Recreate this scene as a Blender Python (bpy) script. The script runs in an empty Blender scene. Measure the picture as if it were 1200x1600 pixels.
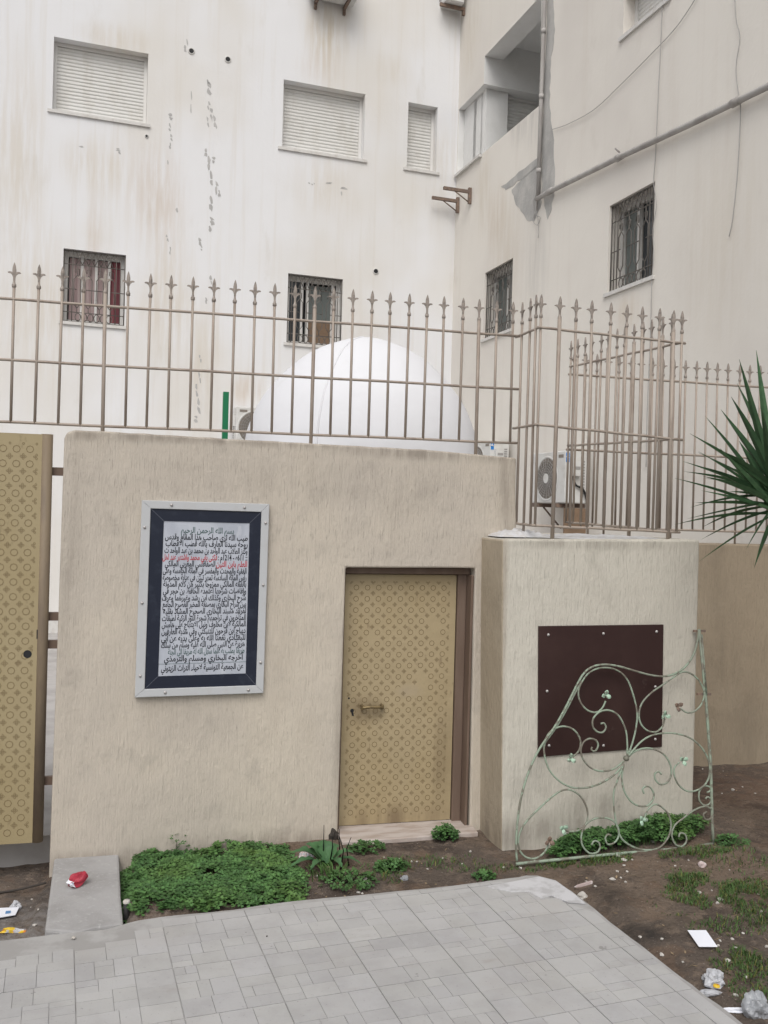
import bpy, math, random
from mathutils import Vector as V, noise as mnoise
random.seed(7)
S = bpy.context.scene
COL = S.collection
# ------------------------------------------------------------------ camera
F_PX = 1411.0
YAW, PITCH, ROLL = math.radians(13.80), math.radians(-.324), math.radians(1.555)
EYE = V((0, 0, 1.85))
cy_, sy_ = math.cos(YAW), math.sin(YAW)
_f0, _r0, _u0 = V((sy_, cy_, 0)), V((cy_, -sy_, 0)), V((0, 0, 1))
FW = math.cos(PITCH)*_f0 + math.sin(PITCH)*_u0
_u1 = math.cos(PITCH)*_u0 - math.sin(PITCH)*_f0
RT = math.cos(ROLL)*_r0 + math.sin(ROLL)*_u1
UP = math.cos(ROLL)*_u1 - math.sin(ROLL)*_r0
TB = math.radians(5.06)                      # the block behind is turned by this much
XB = V((math.cos(TB), math.sin(TB), 0)); YB = V((-math.sin(TB), math.cos(TB), 0))

def ray(x, y): return FW + (x-600)/F_PX*RT + (800-y)/F_PX*UP
def onY(x, y, Y): d = ray(x, y); return EYE + d*(Y/d.y)
def onX(x, y, X): d = ray(x, y); return EYE + d*(X/d.x)
def onZ(x, y, Z): d = ray(x, y); return EYE + d*((Z-1.85)/d.z)
def onPl(x, y, p0, n): d = ray(x, y); return EYE + d*((p0-EYE).dot(n)/d.dot(n))

cam_d = bpy.data.cameras.new('camera'); cam = bpy.data.objects.new('camera', cam_d); COL.objects.link(cam)
cam_d.sensor_fit = 'HORIZONTAL'; cam_d.sensor_width = 36; cam_d.lens = 36*F_PX/1200
cam_d.clip_start = .05; cam_d.clip_end = 800
from mathutils import Matrix
cam.matrix_world = Matrix(((RT.x, UP.x, -FW.x, 0), (RT.y, UP.y, -FW.y, 0), (RT.z, UP.z, -FW.z, 1.85), (0, 0, 0, 1)))
S.camera = cam

# ------------------------------------------------------------------ materials
def mk(name, base, rough=.8, layers=(), bumps=(), metallic=0, spec=.3, trans=0, alpha=1):
    """layers: ('n', (sx,sy,sz), detail, lo, hi, colour, amount) noise mask
               ('b', centre, (rx,ry,rz), colour, amount) a stain, or painted shade, with a place of its own
       bumps: ((sx,sy,sz), detail, strength, distance)"""
    m = bpy.data.materials.new(name); m.use_nodes = True
    nt = m.node_tree; N, L = nt.nodes, nt.links
    bs = N['Principled BSDF']
    bs.inputs['Roughness'].default_value = rough; bs.inputs['Metallic'].default_value = metallic
    bs.inputs['Specular IOR Level'].default_value = spec
    if alpha < 1: bs.inputs['Alpha'].default_value = alpha
    if trans: bs.inputs['Transmission Weight'].default_value = trans
    pos = N.new('ShaderNodeNewGeometry').outputs['Position']
    def nz(sc, det, w=.6):
        mp = N.new('ShaderNodeVectorMath'); mp.operation = 'MULTIPLY'; mp.inputs[1].default_value = sc
        L.new(pos, mp.inputs[0])
        n = N.new('ShaderNodeTexNoise'); n.inputs['Scale'].default_value = 1; n.inputs['Detail'].default_value = det
        n.inputs['Roughness'].default_value = w
        L.new(mp.outputs[0], n.inputs['Vector']); return n.outputs['Fac']
    def mr(src, lo, hi, a, b):
        r = N.new('ShaderNodeMapRange'); r.inputs[1].default_value = lo; r.inputs[2].default_value = hi
        r.inputs[3].default_value = a; r.inputs[4].default_value = b; r.interpolation_type = 'SMOOTHSTEP'
        L.new(src, r.inputs[0]); return r.outputs[0]
    rgb = N.new('ShaderNodeRGB'); rgb.outputs[0].default_value = (*base, 1); cur = rgb.outputs[0]
    for ly in layers:
        if ly[0] == 'n':
            _, sc, det, lo, hi, c, amt = ly
            fac = mr(nz(sc, det), lo, hi, 0, amt)
        elif ly[0] == 'z':                      # noise mask that is strongest high up
            _, sc, det, lo, hi, c, amt, za, zb = ly
            sx = N.new('ShaderNodeSeparateXYZ'); L.new(pos, sx.inputs[0])
            mu = N.new('ShaderNodeMath'); mu.operation = 'MULTIPLY'
            L.new(mr(nz(sc, det), lo, hi, 0, amt), mu.inputs[0]); L.new(mr(sx.outputs[2], za, zb, .55, 1), mu.inputs[1]); fac = mu.outputs[0]
        else:
            _, ce, rad, c, amt = ly
            sb = N.new('ShaderNodeVectorMath'); sb.operation = 'SUBTRACT'; sb.inputs[1].default_value = ce; L.new(pos, sb.inputs[0])
            dv = N.new('ShaderNodeVectorMath'); dv.operation = 'DIVIDE'; dv.inputs[1].default_value = rad; L.new(sb.outputs[0], dv.inputs[0])
            ln = N.new('ShaderNodeVectorMath'); ln.operation = 'LENGTH'; L.new(dv.outputs[0], ln.inputs[0])
            a = mr(ln.outputs['Value'], .1, 1, amt, 0)
            st = mr(nz((14, 14, 1.2), 4), .3, .65, .15, 1)
            mu = N.new('ShaderNodeMath'); mu.operation = 'MULTIPLY'; L.new(a, mu.inputs[0]); L.new(st, mu.inputs[1]); fac = mu.outputs[0]
        mx = N.new('ShaderNodeMix'); mx.data_type = 'RGBA'
        L.new(fac, mx.inputs['Factor']); L.new(cur, mx.inputs[6]); mx.inputs[7].default_value = (*c, 1); cur = mx.outputs[2]
    L.new(cur, bs.inputs['Base Color'])
    prev = None
    for sc, det, st, di in bumps:
        b = N.new('ShaderNodeBump'); b.inputs['Strength'].default_value = st; b.inputs['Distance'].default_value = di
        L.new(nz(sc, det), b.inputs['Height'])
        if prev: L.new(prev, b.inputs['Normal'])
        prev = b.outputs[0]
    if prev: L.new(prev, bs.inputs['Normal'])
    return m

def vary(m, attr='tint', amount=1.0):
    """multiply base colour by a per-face grey attribute"""
    nt = m.node_tree; N, L = nt.nodes, nt.links; bs = N['Principled BSDF']
    src = bs.inputs['Base Color'].links[0].from_socket
    at = N.new('ShaderNodeAttribute'); at.attribute_name = attr
    mx = N.new('ShaderNodeMix'); mx.data_type = 'RGBA'; mx.blend_type = 'MULTIPLY'; mx.inputs['Factor'].default_value = amount
    L.new(src, mx.inputs[6]); L.new(at.outputs['Color'], mx.inputs[7]); L.new(mx.outputs[2], bs.inputs['Base Color'])
    return m

# ------------------------------------------------------------------ mesh builder
class MB:
    def __init__(s): s.v, s.f, s.m, s.sm, s.t = [], [], [], [], []
    def add(s, vs, fs, mi=0, smooth=False, tint=None):
        o = len(s.v); s.v += [V(p) for p in vs]
        for f in fs:
            s.f.append([i+o for i in f]); s.m.append(mi); s.sm.append(smooth); s.t.append(tint)
    def quad(s, a, b, c, d, mi=0, tint=None): s.add([a, b, c, d], [(0, 1, 2, 3)], mi, False, tint)
    def hexa(s, p, mi=0, tint=None):       # p: 4 bottom (ccw from above) + 4 top
        s.add(p, [(3, 2, 1, 0), (4, 5, 6, 7), (0, 1, 5, 4), (1, 2, 6, 5), (2, 3, 7, 6), (3, 0, 4, 7)], mi, False, tint)
    def box(s, x0, x1, y0, y1, z0, z1, mi=0, fr=None):
        p = [(x0, y0, z0), (x1, y0, z0), (x1, y1, z0), (x0, y1, z0), (x0, y0, z1), (x1, y0, z1), (x1, y1, z1), (x0, y1, z1)]
        if fr: p = [fr(*q) for q in p]
        s.hexa(p, mi)
    def tube(s, pts, r, n=8, mi=0, closed=False, caps=True):
        pts = [V(p) for p in pts]; k = len(pts)
        rs = r if isinstance(r, (list, tuple)) else [r]*k
        T = []
        for i in range(k):
            a = pts[(i-1) % k] if (closed or i > 0) else pts[i]
            b = pts[(i+1) % k] if (closed or i < k-1) else pts[i]
            d = b-a; T.append(d.normalized() if d.length > 1e-9 else V((0, 0, 1)))
        ref = V((0, 0, 1)) if abs(T[0].z) < .9 else V((0, 1, 0))
        nr = T[0].cross(ref).normalized(); vs = []
        for i in range(k):
            nr = (nr - T[i]*nr.dot(T[i])); nr.normalize(); bn = T[i].cross(nr)
            for j in range(n):
                a = 2*math.pi*j/n + math.pi/n
                vs.append(pts[i] + (nr*math.cos(a)+bn*math.sin(a))*rs[i])
        fs = []
        for i in range(k if closed else k-1):
            for j in range(n):
                a, b = i*n+j, i*n+(j+1) % n; c, d = ((i+1) % k)*n+(j+1) % n, ((i+1) % k)*n+j
                fs.append((a, b, c, d))
        if caps and not closed:
            fs.append(tuple(range(n))[::-1]); fs.append(tuple((k-1)*n+j for j in range(n)))
        s.add(vs, fs, mi, n > 4)
    def lathe(s, c, prof, n=32, mi=0, ax=(V((1, 0, 0)), V((0, 1, 0)), V((0, 0, 1)))):
        c = V(c); vs, fs = [], []
        for r, h in prof:
            for j in range(n):
                a = 2*math.pi*j/n; vs.append(c + ax[0]*(r*math.cos(a)) + ax[1]*(r*math.sin(a)) + ax[2]*h)
        for i in range(len(prof)-1):
            for j in range(n):
                fs.append((i*n+j, i*n+(j+1) % n, (i+1)*n+(j+1) % n, (i+1)*n+j))
        s.add(vs, fs, mi, True)
    def prism(s, out, dv, mi=0):            # out: 3d outline, dv: extrusion
        out = [V(p) for p in out]; dv = V(dv); k = len(out)
        fs = [tuple(range(k)), tuple(range(2*k-1, k-1, -1))]
        fs += [(i, i+k, (i+1) % k+k, (i+1) % k) for i in range(k)]
        s.add(out+[p+dv for p in out], fs, mi)
    def build(s, name, mats, parent=None, bevel=0, loc=None):
        root = parent
        while root is not None and root.parent is not None: root = root.parent
        off = V(loc) if loc is not None else (root.location.copy() if root is not None else V((0, 0, 0)))
        me = bpy.data.meshes.new(name); me.from_pydata([tuple(p-off) for p in s.v], [], s.f); me.update()
        for m in (mats if isinstance(mats, (list, tuple)) else [mats]): me.materials.append(m)
        me.polygons.foreach_set('material_index', s.m); me.polygons.foreach_set('use_smooth', s.sm)
        if any(t is not None for t in s.t):
            at = me.attributes.new('tint', 'FLOAT_COLOR', 'FACE')
            fl = []
            for t in s.t: t = (1, 1, 1) if t is None else ((t, t, t) if not isinstance(t, tuple) else t); fl += [*t, 1]
            at.data.foreach_set('color', fl)
        import bmesh
        bm = bmesh.new(); bm.from_mesh(me); bmesh.ops.recalc_face_normals(bm, faces=bm.faces); bm.to_mesh(me); bm.free()
        o = bpy.data.objects.new(name, me); COL.objects.link(o)
        if parent is not None: o.parent = parent
        if root is None and loc is not None: o.location = off
        if bevel:
            b = o.modifiers.new('bevel', 'BEVEL'); b.width = bevel; b.segments = 2; b.limit_method = 'ANGLE'
        return o

def tag(o, label, cat, group=None, kind=None):
    o['label'] = label; o['category'] = cat
    if group: o['group'] = group
    if kind: o['kind'] = kind
    return o
def thing(name, loc, label, cat, group=None):
    o = bpy.data.objects.new(name, None); o.empty_display_size = .1; COL.objects.link(o); o.location = loc
    return tag(o, label, cat, group)
def struct(o): o['kind'] = 'structure'; return o
def spline(pts, per=5):
    """Catmull-Rom through pts"""
    P = [V(p) for p in pts]; P = [P[0]*2-P[1]] + P + [P[-1]*2-P[-2]]; out = []
    for i in range(1, len(P)-2):
        a, b, c, d = P[i-1], P[i], P[i+1], P[i+2]
        for k in range(per):
            t = k/per
            out.append(.5*((2*b)+(c-a)*t+(2*a-5*b+4*c-d)*t*t+(3*b-3*c+d-a)*t*t*t))
    out.append(P[-2]); return out
def lerp(a, b, t): return a+(b-a)*t
def sst(x, a, b):
    t = min(1, max(0, (x-a)/(b-a))); return t*t*(3-2*t)
def fbm(x, y, z=0, o=4):
    return mnoise.fractal(V((x, y, z)), 1.0, 2.0, o)

# ------------------------------------------------------------------ world light (bright overcast)
W = bpy.data.worlds.new('World'); S.world = W; W.use_nodes = True
wn, wl = W.node_tree.nodes, W.node_tree.links
sky = wn.new('ShaderNodeTexSky'); sky.sky_type = 'NISHITA'; sky.sun_disc = False
SUN_EL, SUN_AZ = math.radians(52), math.radians(202)     # azimuth clockwise from +Y: behind the viewer
sky.sun_elevation = SUN_EL; sky.sun_rotation = SUN_AZ; sky.air_density = 1.0; sky.dust_density = 4.0; sky.ozone_density = 1.0
hs = wn.new('ShaderNodeHueSaturation'); hs.inputs['Saturation'].default_value = .26
wl.new(sky.outputs[0], hs.inputs['Color']); wl.new(hs.outputs[0], wn['Background'].inputs['Color'])
wn['Background'].inputs['Strength'].default_value = .13
sd = bpy.data.lights.new('sun', 'SUN'); sd.energy = 1.0; sd.angle = math.radians(40); sd.color = (1, .96, .9)
so = bpy.data.objects.new('sun', sd); COL.objects.link(so)
sdir = V((math.sin(SUN_AZ)*math.cos(SUN_EL), math.cos(SUN_AZ)*math.cos(SUN_EL), math.sin(SUN_EL)))
so.rotation_euler = sdir.to_track_quat('Z', 'Y').to_euler(); so.location = (0, -4, 12)
S.view_settings.view_transform = 'Standard'; S.view_settings.look = 'None'; S.view_settings.gamma = 1
S.view_settings.exposure = .27
S.render.engine = 'CYCLES'

# ------------------------------------------------------------------ palette
def Bq(p): return V((p.dot(XB), p.dot(YB), p.z))
WB = 13.3; UB = 5.607                        # back wall plane, side wall plane (block coordinates)
def onBack(x, y): return onPl(x, y, YB*WB, YB)
def onSide(x, y): return onPl(x, y, XB*UB, XB)
def BP(u, w, z): return XB*u + YB*w + V((0, 0, z))

def stain(px, py, side, ru, rz, col, amt):
    p = (onSide if side else onBack)(px, py); return ('b', tuple(p), (ru, ru, rz), col, amt)
RUST = (.50, .40, .30); GREYST = (.38, .37, .355); WARM = (.56, .50, .41)
M_back = mk('white_render_paint', (.715, .72, .735), .85,
  [('n', (.5, .5, .35), 3, .42, .68, (.64, .615, .57), .7),
   ('n', (9, 9, .35), 5, .50, .72, (.60, .56, .50), .3),
   ('n', (3, 3, .9), 6, .60, .75, (.55, .525, .48), .3),
   stain(235, 300, 0, .55, 1.1, RUST, .40), stain(265, 330, 0, .40, 1.2, RUST, .28), stain(147, 365, 0, .16, .8, RUST, .40), stain(150, 260, 0, .7, .6, WARM, .55),
   stain(60, 480, 0, .8, 1.6, WARM, .5), stain(260, 470, 0, .55, 1.3, WARM, .6), stain(180, 60, 0, .7, .3, WARM, .5), stain(510, 50, 0, .5, .7, WARM, .9),
   stain(500, 105, 0, .5, .4, RUST, .30), stain(505, 290, 0, .7, .7, WARM, .4), stain(385, 610, 0, .35, .4, RUST, .6), stain(320, 560, 0, .35, 1.3, WARM, .5),
   stain(30, 250, 0, .5, 2.2, WARM, .5), stain(690, 250, 0, .35, .8, WARM, .45), stain(612, 110, 0, .5, .35, WARM, .3)],
  [((30, 30, 30), 5, .22, .006), ((2.2, 2.2, 1.5), 4, .3, .03)])
M_side = mk('cream_render_paint', (.70, .67, .62), .85,
  [('n', (.45, .45, .4), 3, .42, .68, (.62, .585, .545), .7),
   ('n', (7, 7, .35), 5, .52, .74, (.60, .55, .49), .25),
   ('n', (2.2, 2.2, 1.2), 6, .60, .78, (.54, .50, .45), .3),
   stain(775, 340, 1, .45, .7, RUST, .42), stain(755, 300, 1, .4, .9, WARM, .5), stain(735, 60, 1, .5, .8, WARM, .6), stain(712, 60, 1, .4, .5, GREYST, .7), stain(790, 400, 1, .7, 1.3, WARM, .45),
   stain(810, 190, 1, .35, .5, GREYST, .55), stain(838, 410, 1, .5, .9, GREYST, .35), stain(830, 190, 1, .3, .5, GREYST, .5), stain(980, 490, 1, .35, .35, RUST, .40), stain(1130, 380, 1, .9, 1.4, WARM, .30)],
  [((30, 30, 30), 5, .22, .006), ((2.2, 2.2, 1.5), 4, .3, .03)])
M_inner = mk('loggia_render', (.70, .70, .69), .9, [('n', (3, 3, 3), 4, .45, .7, (.6, .6, .58), .5)])
M_peel = mk('bare_cement', (.40, .395, .39), .95, [('n', (9, 9, 9), 5, .4, .65, (.50, .49, .48), .7)], [((40, 40, 40), 4, .4, .01)])
M_mortar = mk('grey_mortar', (.36, .355, .345), .95, [('n', (5, 5, 3), 5, .38, .66, (.47, .46, .44), .8)], [((25, 25, 25), 5, .5, .012)])
M_shut = mk('shutter_slats', (.66, .655, .635), .55, [('n', (6, 6, 2), 4, .45, .7, (.56, .54, .50), .5)])
M_sill = mk('stone_sill', (.60, .59, .57), .7, [('n', (12, 12, 12), 4, .45, .7, (.45, .42, .38), .5)])
M_dark = mk('dark_room', (.018, .018, .02), .6)
M_glass = mk('dark_pane', (.03, .035, .04), .12, spec=.6)
M_green_pane = mk('dusty_pane', (.13, .15, .145), .4, [('n', (4, 4, 3), 4, .4, .7, (.20, .21, .2), .6)])
M_wfr = mk('white_window_profile', (.66, .65, .63), .5)
M_grille = mk('dark_iron', (.125, .115, .105), .6, [('n', (20, 20, 20), 3, .45, .7, (.16, .145, .13), .6)], metallic=.2)
M_curt = mk('red_curtain', (.27, .10, .11), .9, [('n', (22, 22, .8), 2, .4, .6, (.11, .035, .045), .8)])
M_curt2 = mk('faded_curtain', (.42, .34, .33), .9, [('n', (22, 22, .8), 2, .4, .6, (.29, .21, .21), .8)])
M_pipe = mk('grey_pipe', (.40, .385, .37), .7, [('n', (5, 5, 2), 4, .4, .7, (.27, .25, .235), .7)])
M_cable = mk('grey_cable', (.36, .35, .34), .7)
M_blackcable = mk('black_cable', (.02, .02, .02), .6)
M_rust = mk('rusted_steel', (.17, .13, .11), .8, [('n', (25, 25, 25), 4, .4, .65, (.27, .19, .14), .8)], metallic=.2)
M_ac = mk('ac_enamel', (.60, .60, .585), .5, [('n', (3, 3, 6), 4, .45, .7, (.48, .46, .43), .6)])
M_acgr = mk('ac_side_vents', (.30, .29, .28), .6)
M_acdark = mk('ac_fan_dark', (.21, .185, .16), .6)
M_blue = mk('blue_sticker', (.03, .20, .55), .5)
M_white = mk('white_sticker', (.75, .75, .75), .5)
M_dome = mk('whitewash', (.635, .64, .665), .9, [('n', (1.2, 1.2, 1.2), 4, .5, .75, (.62, .62, .65), .5), ('n', (5, 5, 1.5), 5, .60, .74, (.55, .54, .54), .25)], [((22, 22, 14), 5, .2, .006), ((2.5, 2.5, 2.5), 3, .35, .04)])
BEIGE = (.462, .416, .358)
def stucco(name, base, dark, light, extra=()):
    return mk(name, base, .92,
      [('n', (1.1, 1.1, .7), 4, .36, .66, light, .8),
       ('n', (2.2, 2.2, .7), 5, .52, .72, dark, .30),
       ('n', (5, 5, 5), 6, .54, .70, tuple(c*.80 for c in base), .5),
       ('z', (115, 115, 8), 3, .50, .68, tuple(c*.77 for c in base), .42, .9, 1.9),
       ('z', (170, 170, 11), 3, .57, .68, tuple(c*.45 for c in base), .55, .8, 2.0),
       ('n', (70, 70, 22), 3, .67, .74, tuple(c*.42 for c in base), .4), *extra],
      [((95, 95, 9), 4, .65, .008), ((40, 40, 30), 5, .45, .008), ((4, 4, 3), 4, .45, .03)])
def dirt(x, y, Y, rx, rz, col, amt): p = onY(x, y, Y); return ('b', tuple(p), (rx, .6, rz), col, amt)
DK = (.16, .135, .11)
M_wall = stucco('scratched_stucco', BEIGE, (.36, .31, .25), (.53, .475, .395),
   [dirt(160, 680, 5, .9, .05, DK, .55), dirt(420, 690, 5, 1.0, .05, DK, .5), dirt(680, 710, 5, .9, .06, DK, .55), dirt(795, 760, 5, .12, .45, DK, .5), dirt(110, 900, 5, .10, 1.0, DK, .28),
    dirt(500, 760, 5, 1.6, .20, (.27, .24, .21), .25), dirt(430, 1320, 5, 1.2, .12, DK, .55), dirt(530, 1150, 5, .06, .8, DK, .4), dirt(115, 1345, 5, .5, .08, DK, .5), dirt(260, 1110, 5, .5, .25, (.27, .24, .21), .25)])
M_pillar = stucco('pale_scratched_stucco', (.49, .462, .40), (.39, .36, .305), (.545, .52, .455),
   [dirt(930, 850, 4.67, .7, .05, DK, .5), dirt(900, 1290, 4.67, .7, .14, DK, .55), dirt(790, 1310, 4.67, .3, .14, DK, .6), dirt(930, 1255, 4.67, .3, .10, DK, .4), dirt(960, 1200, 4.67, .5, .1, (.3, .28, .24), .4),
    ('b', (1.83, 4.9, .8), (.05, .9, 1.8), (.255, .205, .155), .9)])  # this patch paints the block's shaded left side as brown
M_return = stucco('shaded_return_stucco', (.40, .338, .255), (.28, .235, .175), (.44, .38, .295), [dirt(760, 1300, 5, .4, .3, DK, .6)])  # beige stucco of the left face, its shade put into a browner colour
M_rear = stucco('shaded_dirty_stucco', (.285, .235, .172), (.18, .148, .11), (.33, .28, .21),  # real grime, plus overhanging foliage's shade put into the darker base
   [('n', (1.8, 1.8, .6), 5, .45, .66, (.17, .14, .103), .5)])
M_gold = mk('mustard_paint', (.355, .287, .175), .5, [('n', (2, 2, 1.2), 4, .42, .7, (.34, .265, .145), .7), ('n', (18, 18, 10), 5, .62, .74, (.22, .165, .10), .7), ('n', (6, 6, 2), 4, .6, .75, (.42, .34, .21), .6),
   ('b', tuple(onY(570, 1110, 5.11)), (.17, .3, .13), (.17, .125, .075), .75), ('b', tuple(onY(620, 1280, 5.11)), (.5, .3, .12), (.16, .115, .07), .8), ('b', tuple(onY(690, 1180, 5.11)), (.09, .3, .5), (.18, .135, .08), .5), ('b', tuple(onY(640, 1080, 5.11)), (.12, .3, .06), (.34, .28, .19), .8)], [((30, 30, 30), 3, .10, .004), ((5, 5, 5), 3, .35, .03)])
M_pat = mk('embossed_line', (.16, .112, .055), .6)
M_gatep = mk('old_mustard_paint', (.325, .268, .158), .5, [('n', (2, 2, 1.2), 4, .42, .7, (.30, .24, .13), .7), ('n', (18, 18, 10), 5, .62, .74, (.2, .155, .09), .6)], [((30, 30, 30), 3, .06, .004)])
M_gatebar = mk('worn_gate_edge', (.20, .155, .105), .6, [('n', (8, 8, 2), 4, .42, .66, (.135, .105, .08), .8), ('n', (4, 4, 1), 4, .6, .7, (.24, .2, .14), .6)])
M_frame = mk('brown_frame_paint', (.14, .098, .075), .55, [('n', (12, 12, 2), 4, .45, .7, (.19, .14, .11), .6)])
M_brass = mk('dull_brass', (.20, .15, .075), .45, [('n', (40, 40, 40), 3, .4, .65, (.11, .08, .045), .7)], metallic=.4)
M_marble = mk('grubby_marble', (.46, .41, .38), .6, [('n', (6, 20, 6), 5, .42, .64, (.33, .27, .23), .8), ('n', (2, 5, 3), 5, .55, .7, (.25, .2, .16), .6)])
M_fence = mk('taupe_iron_paint', (.335, .285, .242), .55, [('n', (9, 9, 2.5), 4, .48, .66, (.20, .155, .125), .6), ('n', (35, 35, 12), 4, .60, .72, (.33, .29, .25), .6)], metallic=.1)
M_spike = mk('cast_spike_paint', (.30, .262, .23), .55, [('n', (40, 40, 40), 3, .45, .66, (.15, .13, .115), .7)], metallic=.15)
M_panel = mk('maroon_sheet', (.034, .017, .0155), .42, [('n', (3, 3, 3), 5, .42, .66, (.046, .025, .022), .7), ('n', (9, 9, 9), 5, .64, .72, (.085, .06, .055), .5)])
M_screw = mk('zinc_screw', (.45, .43, .42), .5, metallic=.5)
M_mint = mk('chipped_mint_paint', (.245, .305, .235), .6, [('n', (5, 5, 5), 6, .44, .58, (.20, .21, .17), .8), ('n', (18, 18, 18), 7, .50, .57, (.13, .105, .085), .75)])
M_leafmint = mk('mint_leaf_paint', (.37, .52, .40), .6, [('n', (45, 45, 45), 3, .5, .6, (.16, .15, .12), .8)])
M_plframe = mk('painted_plaque_frame', (.44, .45, .46), .5, [('n', (20, 20, 20), 4, .5, .7, (.42, .42, .42), .6)])
M_navy = mk('navy_border', (.012, .016, .030), .35, [('n', (14, 14, 14), 4, .5, .7, (.028, .034, .052), .6)], spec=.35)
M_navyl = mk('mitre_line', (.10, .11, .14), .5)
M_tab = mk('veined_marble', (.43, .455, .51), .35, [('n', (6, 6, 3), 5, .45, .66, (.34, .365, .42), .8), ('n', (20, 20, 10), 5, .6, .7, (.50, .52, .56), .5)])
M_ink = mk('black_inscription', (.016, .018, .024), .5)
M_red = mk('red_inscription', (.42, .045, .055), .5)
M_faded = mk('faded_inscription', (.085, .13, .13), .5)
M_green = mk('green_enamel', (.012, .17, .075), .45)
M_soil = mk('bare_soil', (.092, .073, .060), .97,
   [('n', (1.1, 1.1, 1.1), 5, .46, .62, (.145, .108, .080), .85), ('n', (2.6, 2.6, 2.6), 6, .50, .62, (.050, .037, .030), .75), ('n', (16, 16, 16), 5, .50, .64, (.17, .13, .10), .6), ('n', (60, 60, 60), 3, .56, .68, (.045, .034, .027), .8), ('n', (5, 5, 5), 6, .53, .62, (.125, .085, .06), .6), ('n', (110, 110, 110), 2, .66, .72, (.30, .27, .24), .8),
    ('b', tuple(onZ(1000, 1440, 0)), (.22, .16, .3), (.022, .020, .019), .95), ('b', tuple(onZ(962, 1392, 0)), (.16, .2, .3), (.03, .024, .02), .8), ('b', tuple(onZ(1050, 1415, 0)), (.35, .25, .3), (.20, .155, .115), .4),
    ('b', tuple(onZ(40, 1420, 0)), (.8, .8, .5), (.22, .21, .205), .9), ('b', (3.9, 5.3, 0), (.9, .7, .5), (.13, .078, .055), .55)],
   [((45, 45, 45), 5, .7, .02), ((9, 9, 9), 5, .6, .04)])
M_tile = vary(mk('printed_paving', (.382, .379, .377), .75, [('n', (5, 5, 5), 5, .40, .66, (.335, .331, .330), .8), ('n', (25, 25, 25), 4, .5, .7, (.38, .38, .385), .5), ('n', (1.2, 1.2, 1.2), 4, .5, .72, (.335, .32, .305), .7), ('n', (70, 70, 70), 2, .66, .72, (.24, .235, .23), .5), ('n', (11, 11, 11), 3, .70, .735, (.20, .195, .19), .7), ('n', (2.5, 7, 2.5), 5, .60, .72, (.30, .28, .26), .5)], [((60, 60, 60), 4, .25, .004)]))
M_grout = mk('paving_joint', (.29, .283, .276), .95, [('n', (6, 6, 6), 5, .40, .60, (.36, .355, .35), .9)])
M_conc = mk('rough_concrete', (.335, .33, .33), .92, [('n', (4, 4, 4), 6, .42, .64, (.27, .265, .262), .8), ('n', (40, 40, 40), 4, .55, .7, (.40, .40, .40), .6)], [((35, 35, 35), 5, .5, .008)])
M_lime = mk('spilt_white_mortar', (.50, .50, .515), .9, [('n', (9, 9, 9), 5, .45, .62, (.36, .355, .36), .8)], [((40, 40, 40), 4, .4, .006)])
M_court = mk('courtyard_paving', (.40, .385, .375), .8, [('n', (3, 3, 3), 5, .4, .66, (.30, .285, .275), .8)])
def leafmat(name, c, c2):
    m = vary(mk(name, c, .55, [('n', (18, 18, 18), 3, .4, .65, c2, .7)], spec=.25)); return m
M_clover = leafmat('clover_leaf', (.066, .142, .042), (.040, .098, .032))
M_broad = leafmat('broad_leaf', (.060, .135, .055), (.042, .10, .045))
M_grass = leafmat('grass_blade', (.080, .120, .040), (.055, .088, .032))
M_yucca = leafmat('yucca_blade', (.064, .125, .058), (.042, .088, .044))
M_bark = mk('yucca_bark', (.14, .11, .085), .95, [('n', (20, 20, 20), 4, .4, .66, (.07, .055, .045), .8)], [((20, 20, 30), 4, .8, .03)])
M_paper = mk('white_paper', (.72, .74, .80), .7)
M_bag = mk('white_plastic', (.50, .51, .54), .35, [('n', (20, 20, 20), 3, .5, .7, (.36, .37, .40), .7)], spec=.5, alpha=.85)
M_greybag = mk('grey_plastic', (.36, .375, .40), .3, [('n', (20, 20, 20), 3, .5, .7, (.27, .28, .3), .6)], spec=.5, alpha=.72)
M_redp = mk('red_card', (.33, .03, .05), .45, [('n', (30, 30, 30), 3, .5, .62, (.22, .015, .03), .7)])
M_yel = mk('yellow_wrapper', (.62, .42, .03), .4, [('n', (25, 25, 25), 2, .5, .55, (.55, .12, .03), .8)])
M_bluec = mk('blue_print', (.10, .22, .42), .5)
M_stone = mk('white_chip', (.46, .44, .41), .85, [('n', (40, 40, 40), 3, .45, .65, (.42, .39, .35), .7)])
M_pink = mk('pinkish_stone', (.42, .34, .33), .85, [('n', (30, 30, 30), 3, .45, .6, (.62, .58, .57), .8)])
M_card = mk('brown_board', (.22, .15, .10), .85, [('n', (4, 4, 9), 4, .4, .66, (.16, .11, .075), .7)])
M_twig = mk('dark_twig', (.05, .043, .038), .9)
M_blk = mk('black_stub', (.035, .034, .034), .7)
M_rubble = mk('pale_debris', (.50, .50, .51), .9, [('n', (30, 30, 30), 4, .45, .62, (.45, .43, .41), .8)])

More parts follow.
